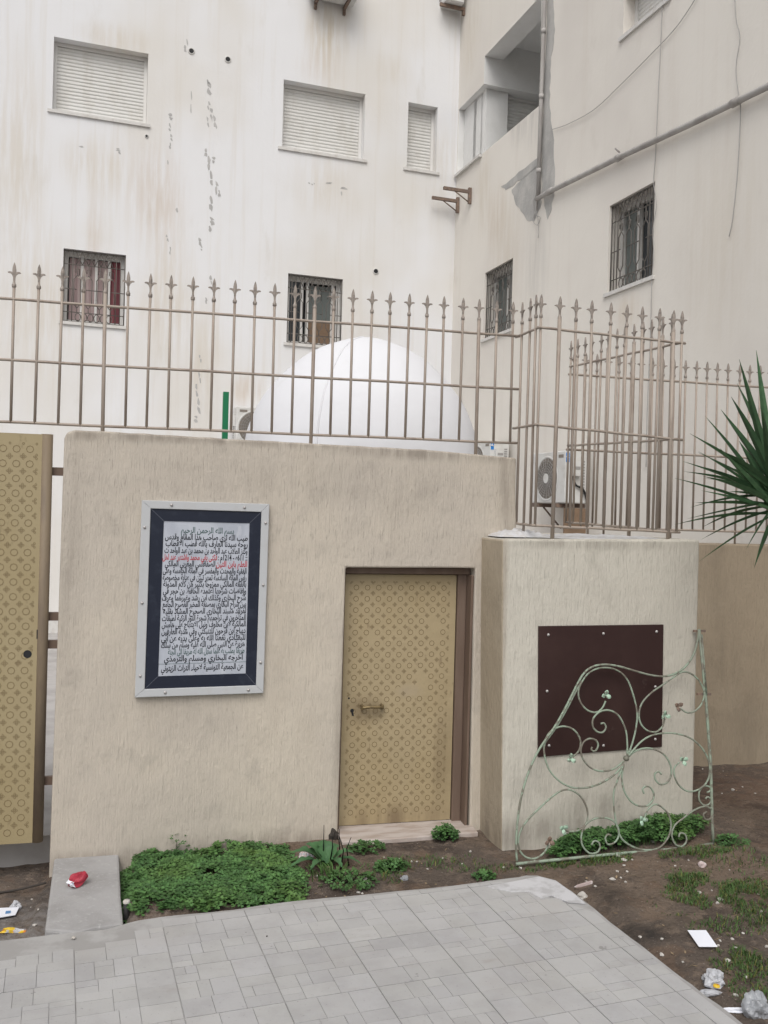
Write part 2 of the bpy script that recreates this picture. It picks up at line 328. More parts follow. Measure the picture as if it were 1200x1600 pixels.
# ------------------------------------------------------------------ ground
def pave_edge_far(x):  return 4.112 + .071*x + .012*fbm(x*3.1, .3) + .02*sst(x, .35, .5)*(1-sst(x, .5, 1.1))
def ground_h(x, y):
    h = -.035 + .060*sst(x, 2.05, 3.05)*sst(y, 2.2, 4.2) - .10*sst(-x, .44, .56)*sst(y, 3.6, 4.1)
    h -= .02*sst(y, 4.9, 5.9)*sst(x, 2.3, 3.2)
    h -= .035*sst(y, 4.3, 4.9)*(1-sst(x, .2, .9))
    if -.5 < x < -.1 and y > 4.0: h -= .06
    h += .016*fbm(x*3, y*3) + .007*fbm(x*12, y*12, 2)
    if x < 2.2 and y < 4.2: h -= .05*(1-sst(x, 2.0, 2.2))
    return h
def onG(px, py):
    z = 0.0
    for _ in range(12): p = onZ(px, py, z); z = .5*z+.5*ground_h(p.x, p.y)
    p = onZ(px, py, z); return V((p.x, p.y, ground_h(p.x, p.y)))
g = MB()
def axis(lo, hi, st): return [lo+i*st for i in range(int(round((hi-lo)/st))+1)]
xs = [-60, -25, -12, -6, -3.5] + axis(-2.4, 5.6, .04) + [6.5, 9, 16, 30, 60]
ys = [-60, -25, -10, -4, -1, 1, 1.8] + axis(2.3, 6.3, .04) + [6.6, 7.2, 9, 14, 25, 60]
for yy in ys:
    for xx in xs: g.v.append(V((xx, yy, ground_h(xx, yy) if (-2.6 < xx < 6 and 2.2 < yy < 6.4) else -.09)))
nx = len(xs)
for j in range(len(ys)-1):
    for i in range(nx-1):
        g.f.append([j*nx+i, j*nx+i+1, (j+1)*nx+i+1, (j+1)*nx+i]); g.m.append(0); g.sm.append(True); g.t.append(None)
struct(g.build('soil', M_soil))

# pavement: a concrete bed with jagged edge, and blocks laid on it in turned square tiles
pv = MB()
PA = math.radians(5.9); pe1 = V((math.cos(PA), math.sin(PA), 0)); pe2 = V((-math.sin(PA), math.cos(PA), 0))
def right_edge(y): return 1.985 + (4.05-y)*.102 + .010*fbm(y*4, 5.5)
top = []
xx = -8.0
while xx < 1.80: top.append((xx, pave_edge_far(xx) - (.055*sst(-xx, .05, .2)))); xx += .045 if xx > -1 else .5
top += [(1.84, 4.262), (1.90, 4.25), (1.945, 4.20), (1.965, 4.12)]
yy = 4.05
while yy > 1.2: top.append((right_edge(yy), yy)); yy -= .05
outl = top + [(right_edge(1.2)+.2, -6), (-8, -6)]
pv.prism([V((x, y, -.0025)) for x, y in outl[::-1]], (0, 0, -.16), 0)
def inside(p, mrg):
    return p.y < pave_edge_far(p.x)-mrg-(.055*sst(-p.x, .05, .2)) and p.x < right_edge(p.y)-mrg*1.2 and not (p.y > 4.02 and p.x > 1.80) and not (p.y > 3.92 and p.x < -.10)
def ashlar(rect, depth, rnd):
    x0, y0, x1, y1 = rect; w, h = x1-x0, y1-y0
    if depth == 0 or (max(w, h) < .15 and rnd.random() < .6) or max(w, h) < .075: return [rect]
    t = rnd.choice((.33, .5, .62, .4))
    if (w > h*1.1) or (abs(w-h) < .02 and rnd.random() < .5): xm = x0+w*t; return ashlar((x0, y0, xm, y1), depth-1, rnd)+ashlar((xm, y0, x1, y1), depth-1, rnd)
    ym = y0+h*t; return ashlar((x0, y0, x1, ym), depth-1, rnd)+ashlar((x0, ym, x1, y1), depth-1, rnd)
TS = .366
pats = [ashlar((0, 0, TS, TS), 5, random.Random(k*13+5)) for k in range(4)]
rp = random.Random(3); po = V((-.316, 3.975, 0)) - pe1*TS*12 - pe2*TS*18
for i in range(24):
    for j in range(20):
        pat = rp.choice(pats); rot = rp.randrange(4); tile_t = rp.uniform(.975, 1.025)
        for (a, b, c, d) in pat:
            for _ in range(rot): a, b, c, d = TS-d, a, TS-b, c
            gx = lambda q: .0022 if (q < .001 or q > TS-.001) else .0009
            a2, b2, c2, d2 = a+gx(a), b+gx(b), c-gx(c), d-gx(d)
            P4 = [po+pe1*(i*TS+x)+pe2*(j*TS+y) for x, y in ((a2, b2), (c2, b2), (c2, d2), (a2, d2))]
            cen = (P4[0]+P4[2])*.5
            if cen.y < 1.2 or cen.x < -3: continue
            inn = [inside(p, .022) for p in P4]
            if not any(inn): continue
            if not all(inn):
                if cen.x < .1: continue
                def clip(poly, fn):
                    out = []
                    for q0, q1 in zip(poly, poly[1:]+poly[:1]):
                        d0, d1 = fn(q0), fn(q1)
                        if d0 <= 0: out.append(q0)
                        if d0*d1 < 0: out.append(q0.lerp(q1, d0/(d0-d1)))
                    return out
                P4 = clip(P4, lambda q: q.y-(4.112+.071*q.x-.026)); P4 = clip(P4, lambda q: q.x-(1.985+(4.05-q.y)*.102-.024)) if len(P4) > 2 else P4
                P4 = clip(P4, lambda q: (q.x-1.86)+(q.y-3.97)*.75) if len(P4) > 2 else P4
                if len(P4) < 3: continue
            tt = tile_t*rp.uniform(.95, 1.05); dz = rp.uniform(0, .0012)
            nq = len(P4); pv.add([p+V((0, 0, dz+.0015)) for p in P4]+[p+V((0, 0, -.0026)) for p in P4], [tuple(range(nq))]+[(a_, a_+nq, (a_+1) % nq+nq, (a_+1) % nq) for a_ in range(nq)], 1, False, (tt, tt*.998, tt*rp.uniform(.985, 1.01)))
lime = [onZ(x, y, .003) for x, y in ((760, 1385), (800, 1378), (842, 1370), (868, 1376), (893, 1394), (915, 1412), (888, 1410), (862, 1400), (846, 1404), (826, 1393), (800, 1394), (780, 1390))]
pv.prism([V((p.x, p.y, .0046)) for p in lime], (0, 0, -.004), 2)
struct(pv.build('pavement', [M_grout, M_tile, M_lime]))
# concrete ramp at the wall's foot
sl = MB()
so_ = [onZ(x, y, -.012) for x, y in ((70, 1452), (118, 1457), (150, 1449), (193, 1444), (189, 1400), (183, 1349), (77, 1356))]
so_[5].y = so_[6].y = 5.02; 
sl.prism([V((p.x, p.y, -.012 - .035*sst(p.y, 4.3, 5.0))) for p in so_], (0, 0, -.2), 0)
struct(sl.build('concrete_ramp', M_conc, bevel=.012))
ct = MB()
ct.box(-14, 1.80, 5.27, 25, -.2, -.015); ct.box(1.80, 9, 6.14, 25, -.2, -.0152)
for i in range(12):
    for j in range(5):
        pass
struct(ct.build('courtyard', M_court))

# ------------------------------------------------------------------ apartment block behind
blk = thing('apartment_building', BP(0, WB, 0), 'stained white apartment block wrapping round the yard behind the railings', 'building')
def backrect(tl, tr, bl, br):
    q = [Bq(onBack(*p)) for p in (tl, tr, bl, br)]
    return ((q[0].x+q[2].x)/2, (q[1].x+q[3].x)/2, (q[2].z+q[3].z)/2, (q[0].z+q[1].z)/2)
def siderect(tl, tr, bl, br):
    q = [Bq(onSide(*p)) for p in (tl, tr, bl, br)]
    return ((q[1].y+q[3].y)/2, (q[0].y+q[2].y)/2, (q[2].z+q[3].z)/2, (q[0].z+q[1].z)/2)
R_sL = backrect((85, 58), (231, 83), (81, 172), (230, 193))
R_sM = backrect((444, 123), (570, 148), (440, 230), (569, 249))
R_sS = backrect((639, 160), (683, 167), (635, 262), (682, 269))
R_gL = backrect((97, 388), (196, 398), (99, 501), (195, 510))
R_gM = backrect((451, 427), (535, 436), (447, 534), (534, 543))
R_gR = siderect((954, 321), (1024, 283), (947, 458), (1019, 432))
R_gN = siderect((759, 427), (801, 402), (754, 531), (799, 513))
R_sR = siderect((976, -14), (1046, -70), (973, 54), (1043, 2))
def holes_wall(mb, us, zs, holes, P, mi=0):
    for a in range(len(us)-1):
        for b in range(len(zs)-1):
            uc, zc = (us[a]+us[a+1])/2, (zs[b]+zs[b+1])/2
            if any(h[0] < uc < h[1] and h[2] < zc < h[3] for h in holes): continue
            mb.quad(P(us[a], zs[b]), P(us[a+1], zs[b]), P(us[a+1], zs[b+1]), P(us[a], zs[b+1]), mi)
def reveal(mb, h, P, Pd, mi=0):
    u0, u1, z0, z1 = h
    mb.quad(P(u0, z0), P(u0, z1), Pd(u0, z1), Pd(u0, z0), mi); mb.quad(P(u1, z0), P(u1, z1), Pd(u1, z1), Pd(u1, z0), mi)
    mb.quad(P(u0, z1), P(u1, z1), Pd(u1, z1), Pd(u0, z1), mi); mb.quad(P(u0, z0), P(u1, z0), Pd(u1, z0), Pd(u0, z0), mi)
ZT = 13.5; UL = -9.0; WN = 2.2
bw = MB(); hb = [R_sL, R_sM, R_sS, R_gL, R_gM]
us = sorted({UL, UB, *[h[0] for h in hb], *[h[1] for h in hb]}); zs = sorted({-.3, ZT, *[h[2] for h in hb], *[h[3] for h in hb]})
holes_wall(bw, us, zs, hb, lambda u, z: BP(u, WB, z))
for h in hb: reveal(bw, h, lambda u, z: BP(u, WB, z), lambda u, z: BP(u, WB+.24, z))
bw.quad(BP(UL, WB, -.3), BP(UL, WB, ZT), BP(UL, WB+4, ZT), BP(UL, WB+4, -.3)); bw.quad(BP(UL, WB, ZT), BP(UB+4, WB, ZT), BP(UB+4, WB+4, ZT), BP(UL, WB+4, ZT)); bw.quad(BP(UL, WB+4, -.3), BP(UB+4, WB+4, -.3), BP(UB+4, WB+4, ZT), BP(UL, WB+4, ZT))
bw.build('wall', M_back, blk)
pl = MB(); pl.box(UL, UB-.03, WB-.03, WB-.002, -.3, .20, fr=BP); pl.build('plinth', M_sill, blk)
# side wing with the loggia
z_sill = (Bq(onSide(712, 275)).z + Bq(onSide(782, 217)).z)/2
z_s1 = (Bq(onSide(717, 172)).z + Bq(onSide(755, 131)).z)/2
z_s2 = Bq(onSide(757.6, 87.8)).z
w_n = Bq(onSide(715.5, 220)).y; w_m = Bq(onSide(756.5, 120)).y; w_l = Bq(onSide(849, 150)).y
hs_ = [R_gR, R_gN, R_sR, (w_l, w_n, z_sill, z_s1), (w_l, w_m, z_s1, z_s2)]
sw = MB()
ws = sorted({WN, WB, *[h[0] for h in hs_], *[h[1] for h in hs_]}); zs = sorted({-.3, ZT, *[h[2] for h in hs_], *[h[3] for h in hs_]})
holes_wall(sw, ws, zs, hs_, lambda w, z: BP(UB, w, z))
for h in hs_[:3]: reveal(sw, h, lambda w, z: BP(UB, w, z), lambda w, z: BP(UB+.24, w, z))
sw.quad(BP(UB, WN, -.3), BP(UB+4, WN, -.3), BP(UB+4, WN, ZT), BP(UB, WN, ZT)); sw.quad(BP(UB, WN, ZT), BP(UB+4, WN, ZT), BP(UB+4, WB+4, ZT), BP(UB, WB+4, ZT)); sw.quad(BP(UB+4, WN, -.3), BP(UB+4, WB+4, -.3), BP(UB+4, WB+4, ZT), BP(UB+4, WN, ZT))
sw.build('side_wall', M_side, blk)
lg = MB()
D = 1.5; wf = w_m+.22
lg.box(UB+.0, UB+.30, w_l, w_m, z_s2-.0, z_s2+.28, 0, fr=BP) if False else None
q = lambda a, b, c, d: lg.quad(BP(*a), BP(*b), BP(*c), BP(*d))
q((UB, w_l, z_s2), (UB, w_m, z_s2), (UB+.30, w_m, z_s2), (UB+.30, w_l, z_s2))                       # underside of the edge beam
q((UB+.30, w_l, z_s2), (UB+.30, w_m, z_s2), (UB+.30, w_m, z_s2+.22), (UB+.30, w_l, z_s2+.22))
q((UB+.30, w_l, z_s2+.22), (UB+.30, w_m, z_s2+.22), (UB+D, w_m, z_s2+.22), (UB+D, w_l, z_s2+.22))   # ceiling
q((UB, w_m, z_s1), (UB+D, w_m, z_s1), (UB+D, w_m, z_s2+.22), (UB, w_m, z_s2+.22))                   # upper far wall
q((UB, w_m, z_s1), (UB, w_n, z_s1), (UB+D, w_n, z_s1), (UB+D, w_m, z_s1))                           # lower soffit
q((UB+D, w_l, z_sill-1), (UB+D, w_n, z_sill-1), (UB+D, w_n, z_s2+.22), (UB+D, w_l, z_s2+.22))       # back
q((UB, w_l, z_sill-1), (UB+D, w_l, z_sill-1), (UB+D, w_l, z_s2+.22), (UB, w_l, z_s2+.22))           # near end
q((UB, w_n, z_sill-.1), (UB+.30, w_n, z_sill-.1), (UB+.30, w_n, z_s1), (UB, w_n, z_s1))             # niche jamb
q((UB, w_l, z_sill-1), (UB+D, w_l, z_sill-1), (UB+D, wf, z_sill-1), (UB, wf, z_sill-1))             # floor
q((UB, wf, z_sill), (UB+.32, wf, z_sill), (UB+.32, w_n, z_sill), (UB, w_n, z_sill))                 # niche sill top
q((UB+.16, w_l, z_sill-1), (UB+.16, wf, z_sill-1), (UB+.16, wf, z_sill), (UB+.16, w_l, z_sill))      # parapet inside
q((UB, w_l, z_sill), (UB+.16, w_l, z_sill), (UB+.16, wf, z_sill), (UB, wf, z_sill))                 # parapet top
q((UB+.46, wf, z_sill-1), (UB+D, wf, z_sill-1), (UB+D, wf, z_sill-.25), (UB+.46, wf, z_sill-.25))
lg.box(UB+.10, UB+.46, wf-.10, wf+.34, z_sill-1, z_s1-.001, 0, fr=BP)                                # pier
lg.box(UB+.10, UB+.32, Bq(onPl(742, 200, XB*(UB+.10), XB)).y, w_n-.001, z_sill-.1, z_s1-.001, 0, fr=BP)
lg.build('loggia', M_inner, blk)

def add_shutter(name_parent, h, side, recess=.16, nsl=None, sill=True):
    u0, u1, z0, z1 = h
    fr = (lambda u, d, z: BP(u, WB+d, z)) if not side else (lambda u, d, z: BP(UB+d, u, z))
    fm = MB(); t = .045
    fm.box(u0+.001, u0+t, recess-.02, recess+.06, z0, z1, fr=fr); fm.box(u1-t, u1-.001, recess-.02, recess+.06, z0, z1, fr=fr); fm.box(u0+t, u1-t, recess-.02, recess+.06, z1-.05, z1-.001, fr=fr)
    w = fm.build('window', M_wfr, name_parent)
    sh = MB(); n = nsl or max(6, int((z1-z0)/.052)); hgt = (z1-.05-z0)/n
    for k in range(n):
        a, b = z0+k*hgt, z0+(k+1)*hgt
        sh.add([fr(u0+t, recess+.012, a), fr(u1-t, recess+.012, a), fr(u1-t, recess, a+hgt*.35), fr(u0+t, recess, a+hgt*.35), fr(u1-t, recess, a+hgt*.8), fr(u0+t, recess, a+hgt*.8), fr(u1-t, recess+.012, b), fr(u0+t, recess+.012, b)],
               [(0, 1, 2, 3), (3, 2, 4, 5), (5, 4, 6, 7)])
    sh.build('roller_shutter', M_shut, w)
    if sill:
        s2 = MB(); s2.box(u0-.06, u1+.05, -.028, .20, z0-.045, z0-.002, fr=fr); s2.build('sill', M_sill, w)
    return w
for h in (R_sL, R_sM, R_sS): add_shutter(blk, h, False)
add_shutter(blk, R_sR, True)
w_k = Bq(onPl(742, 200, XB*(UB+.10), XB)).y
add_shutter(blk, (wf+.02, w_k, z_sill+.0, z_s1-.001), True, recess=.12, sill=False)
# long sill under the niche, and the shutter in the loggia's far wall
s2 = MB(); s2.box(UB-.05, UB-.002, w_m, w_n, z_sill-.04, z_sill-.002, fr=BP); s2.build('ledge', M_sill, blk)
fr = MB(); fr.box(UB+.46, UB+.50, wf, wf+.05, z_sill-.25, z_s1-.002, fr=BP); fr.box(UB+D-.10, UB+D-.001, wf, wf+.05, z_sill-.25, z_s1-.002, fr=BP); fr.box(UB+.49, UB+D-.09, wf+.01, wf+.055, z_s1-.04, z_s1-.003, fr=BP)
lw = fr.build('window', M_wfr, blk); sh = MB(); n = 26; hg = (z_s1-z_sill+.25)/n
for k in range(n):
    a = z_sill-.25+k*hg
    sh.add([BP(u, wf+d, z) for d, z in ((.052, a), (.04, a+hg*.35), (.04, a+hg*.8), (.052, a+hg)) for u in (UB+.50, UB+D-.10)], [(0, 1, 3, 2), (2, 3, 5, 4), (4, 5, 7, 6)])
sh.build('roller_shutter', M_shut, lw)

def ring_pts(c, r, ex, ez, n=12): return [c+ex*(r*math.cos(2*math.pi*i/n))+ez*(r*math.sin(2*math.pi*i/n)) for i in range(n)]
def add_grille(h, side, kind):
    u0, u1, z0, z1 = h; w = u1-u0; H = z1-z0
    if side:  # left in the picture is the larger w
        fr = lambda a, d, b: BP(UB+d, u1-a*w, z0+b*H)
    else:
        fr = lambda a, d, b: BP(u0+a*w, WB+d, z0+b*H)
    fm = MB(); d = .15
    for (a0, a1, b0, b1) in ((.001, .07, .001, .999), (.93, .999, .001, .999), (.07, .93, .93, .999), (.07, .93, .001, .05)): fm.box(a0, a1, d, d+.05, b0, b1, fr=fr)
    posts = {'curtain': (.30, .53, .74), 'open': (.30, .40, .86), 'half': (.42, .86), 'dim': (.52, .88)}[kind]
    for a in posts: fm.box(a-.022, a+.022, d-.004, d+.046, .05, .93, fr=fr)
    win = fm.build('window', M_wfr if kind in ('curtain', 'open') else M_sill, blk)
    rm = MB()
    for P4 in (((0, 0), (1, 0), (1, 1), (0, 1)),): rm.add([fr(a, .235, b) for a, b in P4], [(0, 1, 2, 3)])
    rm.build('pane', M_dark, win)
    def pane(a0, a1, b0, b1, m, dd=.185, nm='pane'):
        p = MB(); p.box(a0, a1, dd, dd+.012, b0, b1, fr=fr); p.build(nm, m, win)
    def curtain(a0, a1, b0, b1, m, dd=.215):
        p = MB(); n = 40; vs = []
        for i in range(n+1):
            t = i/n; o = .008*math.sin(t*(a1-a0)*70)+.004*math.sin(t*23)
            vs += [fr(lerp(a0, a1, t), dd+o, b0), fr(lerp(a0, a1, t), dd+o*.6, b1)]
        p.add(vs, [(2*i, 2*i+2, 2*i+3, 2*i+1) for i in range(n)], 0, True); p.build('curtain', m, win)
    if kind == 'curtain': curtain(.76, .92, .06, .92, M_curt, .175); curtain(.10, .72, .06, .92, M_curt2, .175)
    if kind == 'open': pane(.42, .84, .38, .90, M_green_pane); pane(.42, .84, .05, .38, M_card, .187); pane(.08, .28, .05, .93, M_glass)
    if kind == 'half': pane(.08, .40, .05, .93, M_green_pane); pane(.44, .84, .05, .93, M_glass, .2)
    if kind == 'dim': pane(.08, .50, .05, .93, M_green_pane, .19); pane(.54, .86, .05, .93, M_green_pane, .2)
    s2 = MB(); s2.box(-.05, 1.05, -.028, .15, -.045, -.003, fr=fr); s2.build('sill', M_sill, win)
    gr = MB(); r = .0065; dd = .035
    T = lambda pts, rr=r, n=5: gr.tube([fr(a, dd, b) for a, b in pts], rr, n)
    T([(.01, .01), (.01, .99)], .009); T([(.99, .01), (.99, .99)], .009); T([(.01, .01), (.99, .01)], .009); T([(.01, .985), (.99, .985)], .009)
    T([(0, .80), (1, .80)]); T([(0, .14), (1, .14)]); T([(.0, .46), (.22, .46)]); T([(.78, .46), (1, .46)]); T([(.36, .46), (.64, .46)])
    for a in (.08, .15, .85, .92): T([(a, .01), (a, .985)])
    for k in range(6):
        a0 = .2+k*.1; T([(a0, .80), (a0+.1, .985)]); T([(a0+.1, .80), (a0, .985)])
    for k in range(6):
        c = (.25+k*.1, .075); T([(c[0]+.045*math.cos(t*math.pi/5), c[1]+.055*math.sin(t*math.pi/5)) for t in range(11)])
    for k in range(4):
        a = .23+k*.18
        T([(a, .14), (a, .20), (a+.055, .26), (a+.055, .60), (a, .66), (a, .80)]); T([(a, .20), (a-.055, .26), (a-.055, .60), (a, .66)])
        T([(a+.03, .66), (a+.03, .74), (a-.03, .74), (a-.03, .69)])
    gr.build('grille', M_grille, win)
    return win
add_grille(R_gL, False, 'curtain'); add_grille(R_gM, False, 'open'); add_grille(R_gR, True, 'half'); add_grille(R_gN, True, 'dim')

# flaked paint, mortar patch, holes in the render
def jag(pts, amp, n=5):
    out = []
    for i in range(len(pts)):
        a, b = V(pts[i]), V(pts[(i+1) % len(pts)])
        for k in range(n): out.append(a.lerp(b, k/n)+V((random.uniform(-amp, amp), random.uniform(-amp, amp))))
    return out
rp = random.Random(11)
pe = MB()
def flake(cx, cy, w, h):
    n = 9; pts = []
    for k in range(n):
        a = 2*math.pi*k/n; rr = rp.uniform(.45, 1.1)
        pts.append((cx+math.cos(a)*w*rr*.62+math.sin(a)*w*.2, cy+math.sin(a)*h*rr*.62))
    pe = MB(); P3 = [onBack(*p)-YB*.003 for p in pts]; pe.prism(P3, YB*.0025, 0); pe.build('paint_flake', M_peel, blk)
for (x, y, w, h) in ((327, 137, 8, 22), (325, 128, 4, 10), (326, 165, 4, 16), (331, 178, 5, 22), (336, 190, 5, 24), (325, 190, 3, 20), (321, 238, 5, 16), (326, 255, 5, 22), (334, 250, 6, 12), (330, 280, 5, 26), (338, 293, 6, 26), (342, 302, 5, 12), (330, 318, 5, 24), (331, 345, 8, 14), (328, 358, 6, 8), (312, 378, 7, 14), (315, 388, 3, 10),
    (266, 182, 8, 12), (265, 200, 4, 14), (268, 215, 4, 12), (266, 228, 3, 10), (262, 254, 4, 8), (276, 328, 4, 8), (261, 372, 4, 12), (266, 392, 3, 14), (330, 438, 4, 16), (322, 470, 4, 10), (185, 234, 9, 6), (187, 239, 5, 4), (128, 229, 8, 4), (537, 294, 10, 4), (534, 302, 3, 8), (514, 286, 12, 3), (483, 286, 3, 3), (487, 288, 3, 2), (491, 287, 3, 3), (290, 76, 5, 14), (293, 66, 3, 8), (299, 160, 2, 40), (312, 590, 3, 20), (307, 610, 5, 26), (310, 635, 6, 30), (306, 655, 6, 14), (313, 560, 3, 14), (231, 213, 4, 5)):
    k = 1 if max(w, h) < 9 else 2
    for i in range(k): flake(x+rp.uniform(-1, 1), y+(i-(k-1)/2)*h*.45, w*rp.uniform(.6, .95), h/k*rp.uniform(.7, 1.1))
mo = MB()
for pl_ in ([(856, 0), (866, -2), (867, 45), (862, 90), (860, 130), (859, 165), (864, 210), (867, 250), (866, 300), (862, 325), (857, 344), (852, 322), (847, 300), (847, 250), (849, 150)],
            [(800, 297), (818, 280), (842, 256), (846, 300), (846, 322), (834, 345), (824, 345), (815, 330), (804, 316)],
            [(784, 292), (812, 268), (842, 245), (842, 258), (815, 281), (790, 296)]):
    P2 = jag(pl_, 1.3, 4); mo.prism([onSide(*p)-XB*.004 for p in P2], XB*.0035, 0)
mo.build('mortar_patch', M_mortar, blk)
for x, y, r in ((299, 80, .035), (356, 93, .035), (229, 213, .018), (587, 424, .035)):
    ho = MB(); p = onBack(x, y); ho.lathe(p, [(r, -.012), (r, .10), (0, .10)], 14, 0, (XB, V((0, 0, 1)), YB)); ho.lathe(p, [(r*1.5, -.001), (r*1.25, -.014), (r, -.012)], 14, 1, (XB, V((0, 0, 1)), YB))
    ho.lathe(p, [(0, -.0125), (r*.98, -.0125)], 14, 2, (XB, V((0, 0, 1)), YB))
    ho.build('vent_hole', [M_dark, M_sill, M_dark], blk)
# pipes on the side wing
pi = MB()
pi.tube([onSide(x, y)-XB*.05 for x, y in ((861, -60), (856.5, 0), (851, 150), (846, 306))], .026, 10); pi.tube([onSide(851, -60)-XB*.03, onSide(849, 160)-XB*.03, onSide(842, 330)-XB*.03], .012, 6)
for y in (50, 152, 268): p = onSide(856.5-y*.035, y)-XB*.05; pi.tube([p-V((0, 0, .03)), p+V((0, 0, .03))], .032, 10)
pi.build('downpipe', M_pipe, blk)
pi = MB()
pi.tube([onSide(x, y)-XB*.06 for x, y in ((845, 312), (866, 300), (975, 247), (1090, 194), (1200, 141), (1330, 78))], .032, 12)
for x, y in ((866, 300), (975, 247), (1158, 161)): p = onSide(x, y)-XB*.06; pi.tube([p-YB*.05, p+YB*.05], .039, 12)
for x, y in ((972, 242),): p = onSide(x, y); pi.tube([p, p-XB*.09+V((0, 0, .06))], .012, 6)
pi.build('drain_pipe', M_pipe, blk)
def cable(label, pts, side=True, r=.0042, m=None):
    o = MB(); f = onSide if side else onBack; n = XB if side else YB
    o.tube(spline([f(*p)-n*.02 for p in pts], 6), r, 6); b = o.build('cable', m or M_cable, None); tag(b, label, 'cable', 'cables on the side wing'); return b
cable('thin cable sagging diagonally across the upper side wall', [(864, 203), (890, 194), (930, 172), (970, 135), (1020, 85), (1060, 42), (1092, -6), (1110, -40)])
cable('thin cable hanging straight down beside the right barred window', [(1038, -20), (1036, 50), (1031, 150), (1027, 240), (1024, 285), (1028, 320), (1023, 360), (1024, 400), (1021, 440), (1019, 520), (1014, 640), (1012, 730)])
cable('loose wavy cable above and below the sloping drain pipe', [(1150, -20), (1153, 30), (1159, 60), (1153, 105), (1157, 150), (1160, 170), (1156, 260), (1148, 340), (1142, 370)])
cable('coiled loose wire dangling under the mortar patch', [(843, 300), (836, 315), (838, 335), (846, 340), (842, 352), (835, 345), (839, 333), (843, 345), (843, 372)], r=.0042)
cable('thin cable hanging beside the window above the dome', [(722, 500), (724, 560), (721, 610), (726, 650), (722, 690)], r=.0042)

# wall brackets left over from an air conditioner
def bracket(px, label):
    (x0, y0), (x1, y1) = px      # wall plate top, plate bottom
    a, b = onSide(x0, y0), onSide(x1, y1)
    t = thing('wall_bracket', b, label, 'bracket', 'empty brackets on the side wing')
    p = MB(); p.box(-.05, -.002, -.02, .02, 0, (a-b).z, fr=lambda u, w, z: b+XB*u+YB*w+V((0, 0, z))); p.build('plate', M_rust, t)
    p = MB(); zt = (a-b).z*.66; p.box(-.46, -.05, -.02, .02, zt, zt+.045, fr=lambda u, w, z: b+XB*u+YB*w+V((0, 0, z))); p.build('arm', M_rust, t)
    p = MB(); p.tube([b+XB*-.05+V((0, 0, .03)), b+XB*-.27+V((0, 0, zt))], .011, 6); p.build('brace', M_rust, t)
bracket(((738, 293), (736, 319)), 'rusty empty bracket on side wall, higher right one of the pair')
bracket(((719, 308), (717, 333)), 'rusty empty bracket on side wall, lower left one of the pair')

# air conditioners
def ac_unit(frame, w, d, h, label, fan_u, sticker, bracket_m=M_rust, brackets=True, loc=None, board=False, brace=True):
    """frame(u, d, z): u along the front, d outward from the wall, z up"""
    t = thing('air_conditioner', loc, label, 'air conditioner', 'air conditioner units on the block')
    b = MB(); b.box(0, w, .06, d, 0, h, fr=frame); body = b.build('casing', M_ac, t, bevel=.012)
    c = frame(fan_u, d, h*.48); e1 = (frame(1, 0, 0)-frame(0, 0, 0)); e3 = V((0, 0, 1)); e2 = frame(0, 1, 0)-frame(0, 0, 0)
    R = h*.40
    f = MB(); f.lathe(c, [(0, .004), (R, .004)], 32, 0, (e1, e3, e2))
    f.lathe(c, [(R*.24, .018), (0, .018)], 20, 1, (e1, e3, e2)); f.lathe(c, [(R*.24, .004), (R*.24, .018)], 20, 1, (e1, e3, e2))
    f.lathe(c, [(R, .002), (R*1.06, .012), (R*1.12, .002)], 32, 1, (e1, e3, e2))
    for k in range(22):
        a = 2*math.pi*k/22; v0, v1 = (e1*math.cos(a)+e3*math.sin(a)), (e1*math.cos(a+.35)+e3*math.sin(a+.35))
        f.tube([c+v0*R*.24+e2*.014, c+v1*R*.99+e2*.012], .0035, 4, 2)
    for k in range(1, 6): f.tube([c+e2*.014+(e1*math.cos(2*math.pi*j/28)+e3*math.sin(2*math.pi*j/28))*R*(.24+.125*k) for j in range(28)], .003, 4, 2, closed=True)
    f.build('fan_grille', [M_acdark, M_ac, M_acgr], t)
    s = MB(); s.box(w*.06, w*.20, d, d+.003, h*.87, h*.93, fr=frame); s.build('maker_plate', M_acdark, t)
    # service side
    s = MB()
    for k in range(12): s.box(-.004, -.001, .09, d*.40, h*(.18+.055*k), h*(.21+.055*k), fr=frame)
    s.box(-.05, -.001, d*.50, d*.82, h*.52, h*.80, 1, fr=frame); s.box(-.053, -.05, d*.52, d*.75, h*.64, h*.70, 0, fr=frame)
    s.build('service_cover', [M_acgr, M_ac], t)
    if sticker:
        s = MB(); s.box(-.004, -.001, d*.86, d*.99, h*.78, h*.96, 0, fr=frame)
        for (a0, a1, z) in ((.89, .93, .86), (.92, .955, .89), (.945, .975, .865)): s.tube([frame(-.006, d*a0, h*z), frame(-.006, d*(a0+a1)/2, h*(z+.03)), frame(-.006, d*a1, h*(z+.005))], .006, 5, 1)
        s.build('sticker', [M_blue, M_white], t)
    if brackets:
        for u in (w*.18, w*.82):
            s = MB(); s.box(u-.02, u+.02, .002, d+.06, -.05, -.003, fr=frame); s.tube([frame(u, .01, -.30), frame(u, d*.75, -.05)], .012, 6) if brace else s.box(u-.02, u+.02, .001, .04, -.12, -.05, fr=frame)
            s.build('wall_arm', bracket_m, t)
    if board:
        s = MB(); s.box(.02, .05, .04, d-.02, -.42, -.055, fr=frame); s.build('board', M_card, t)
    return t
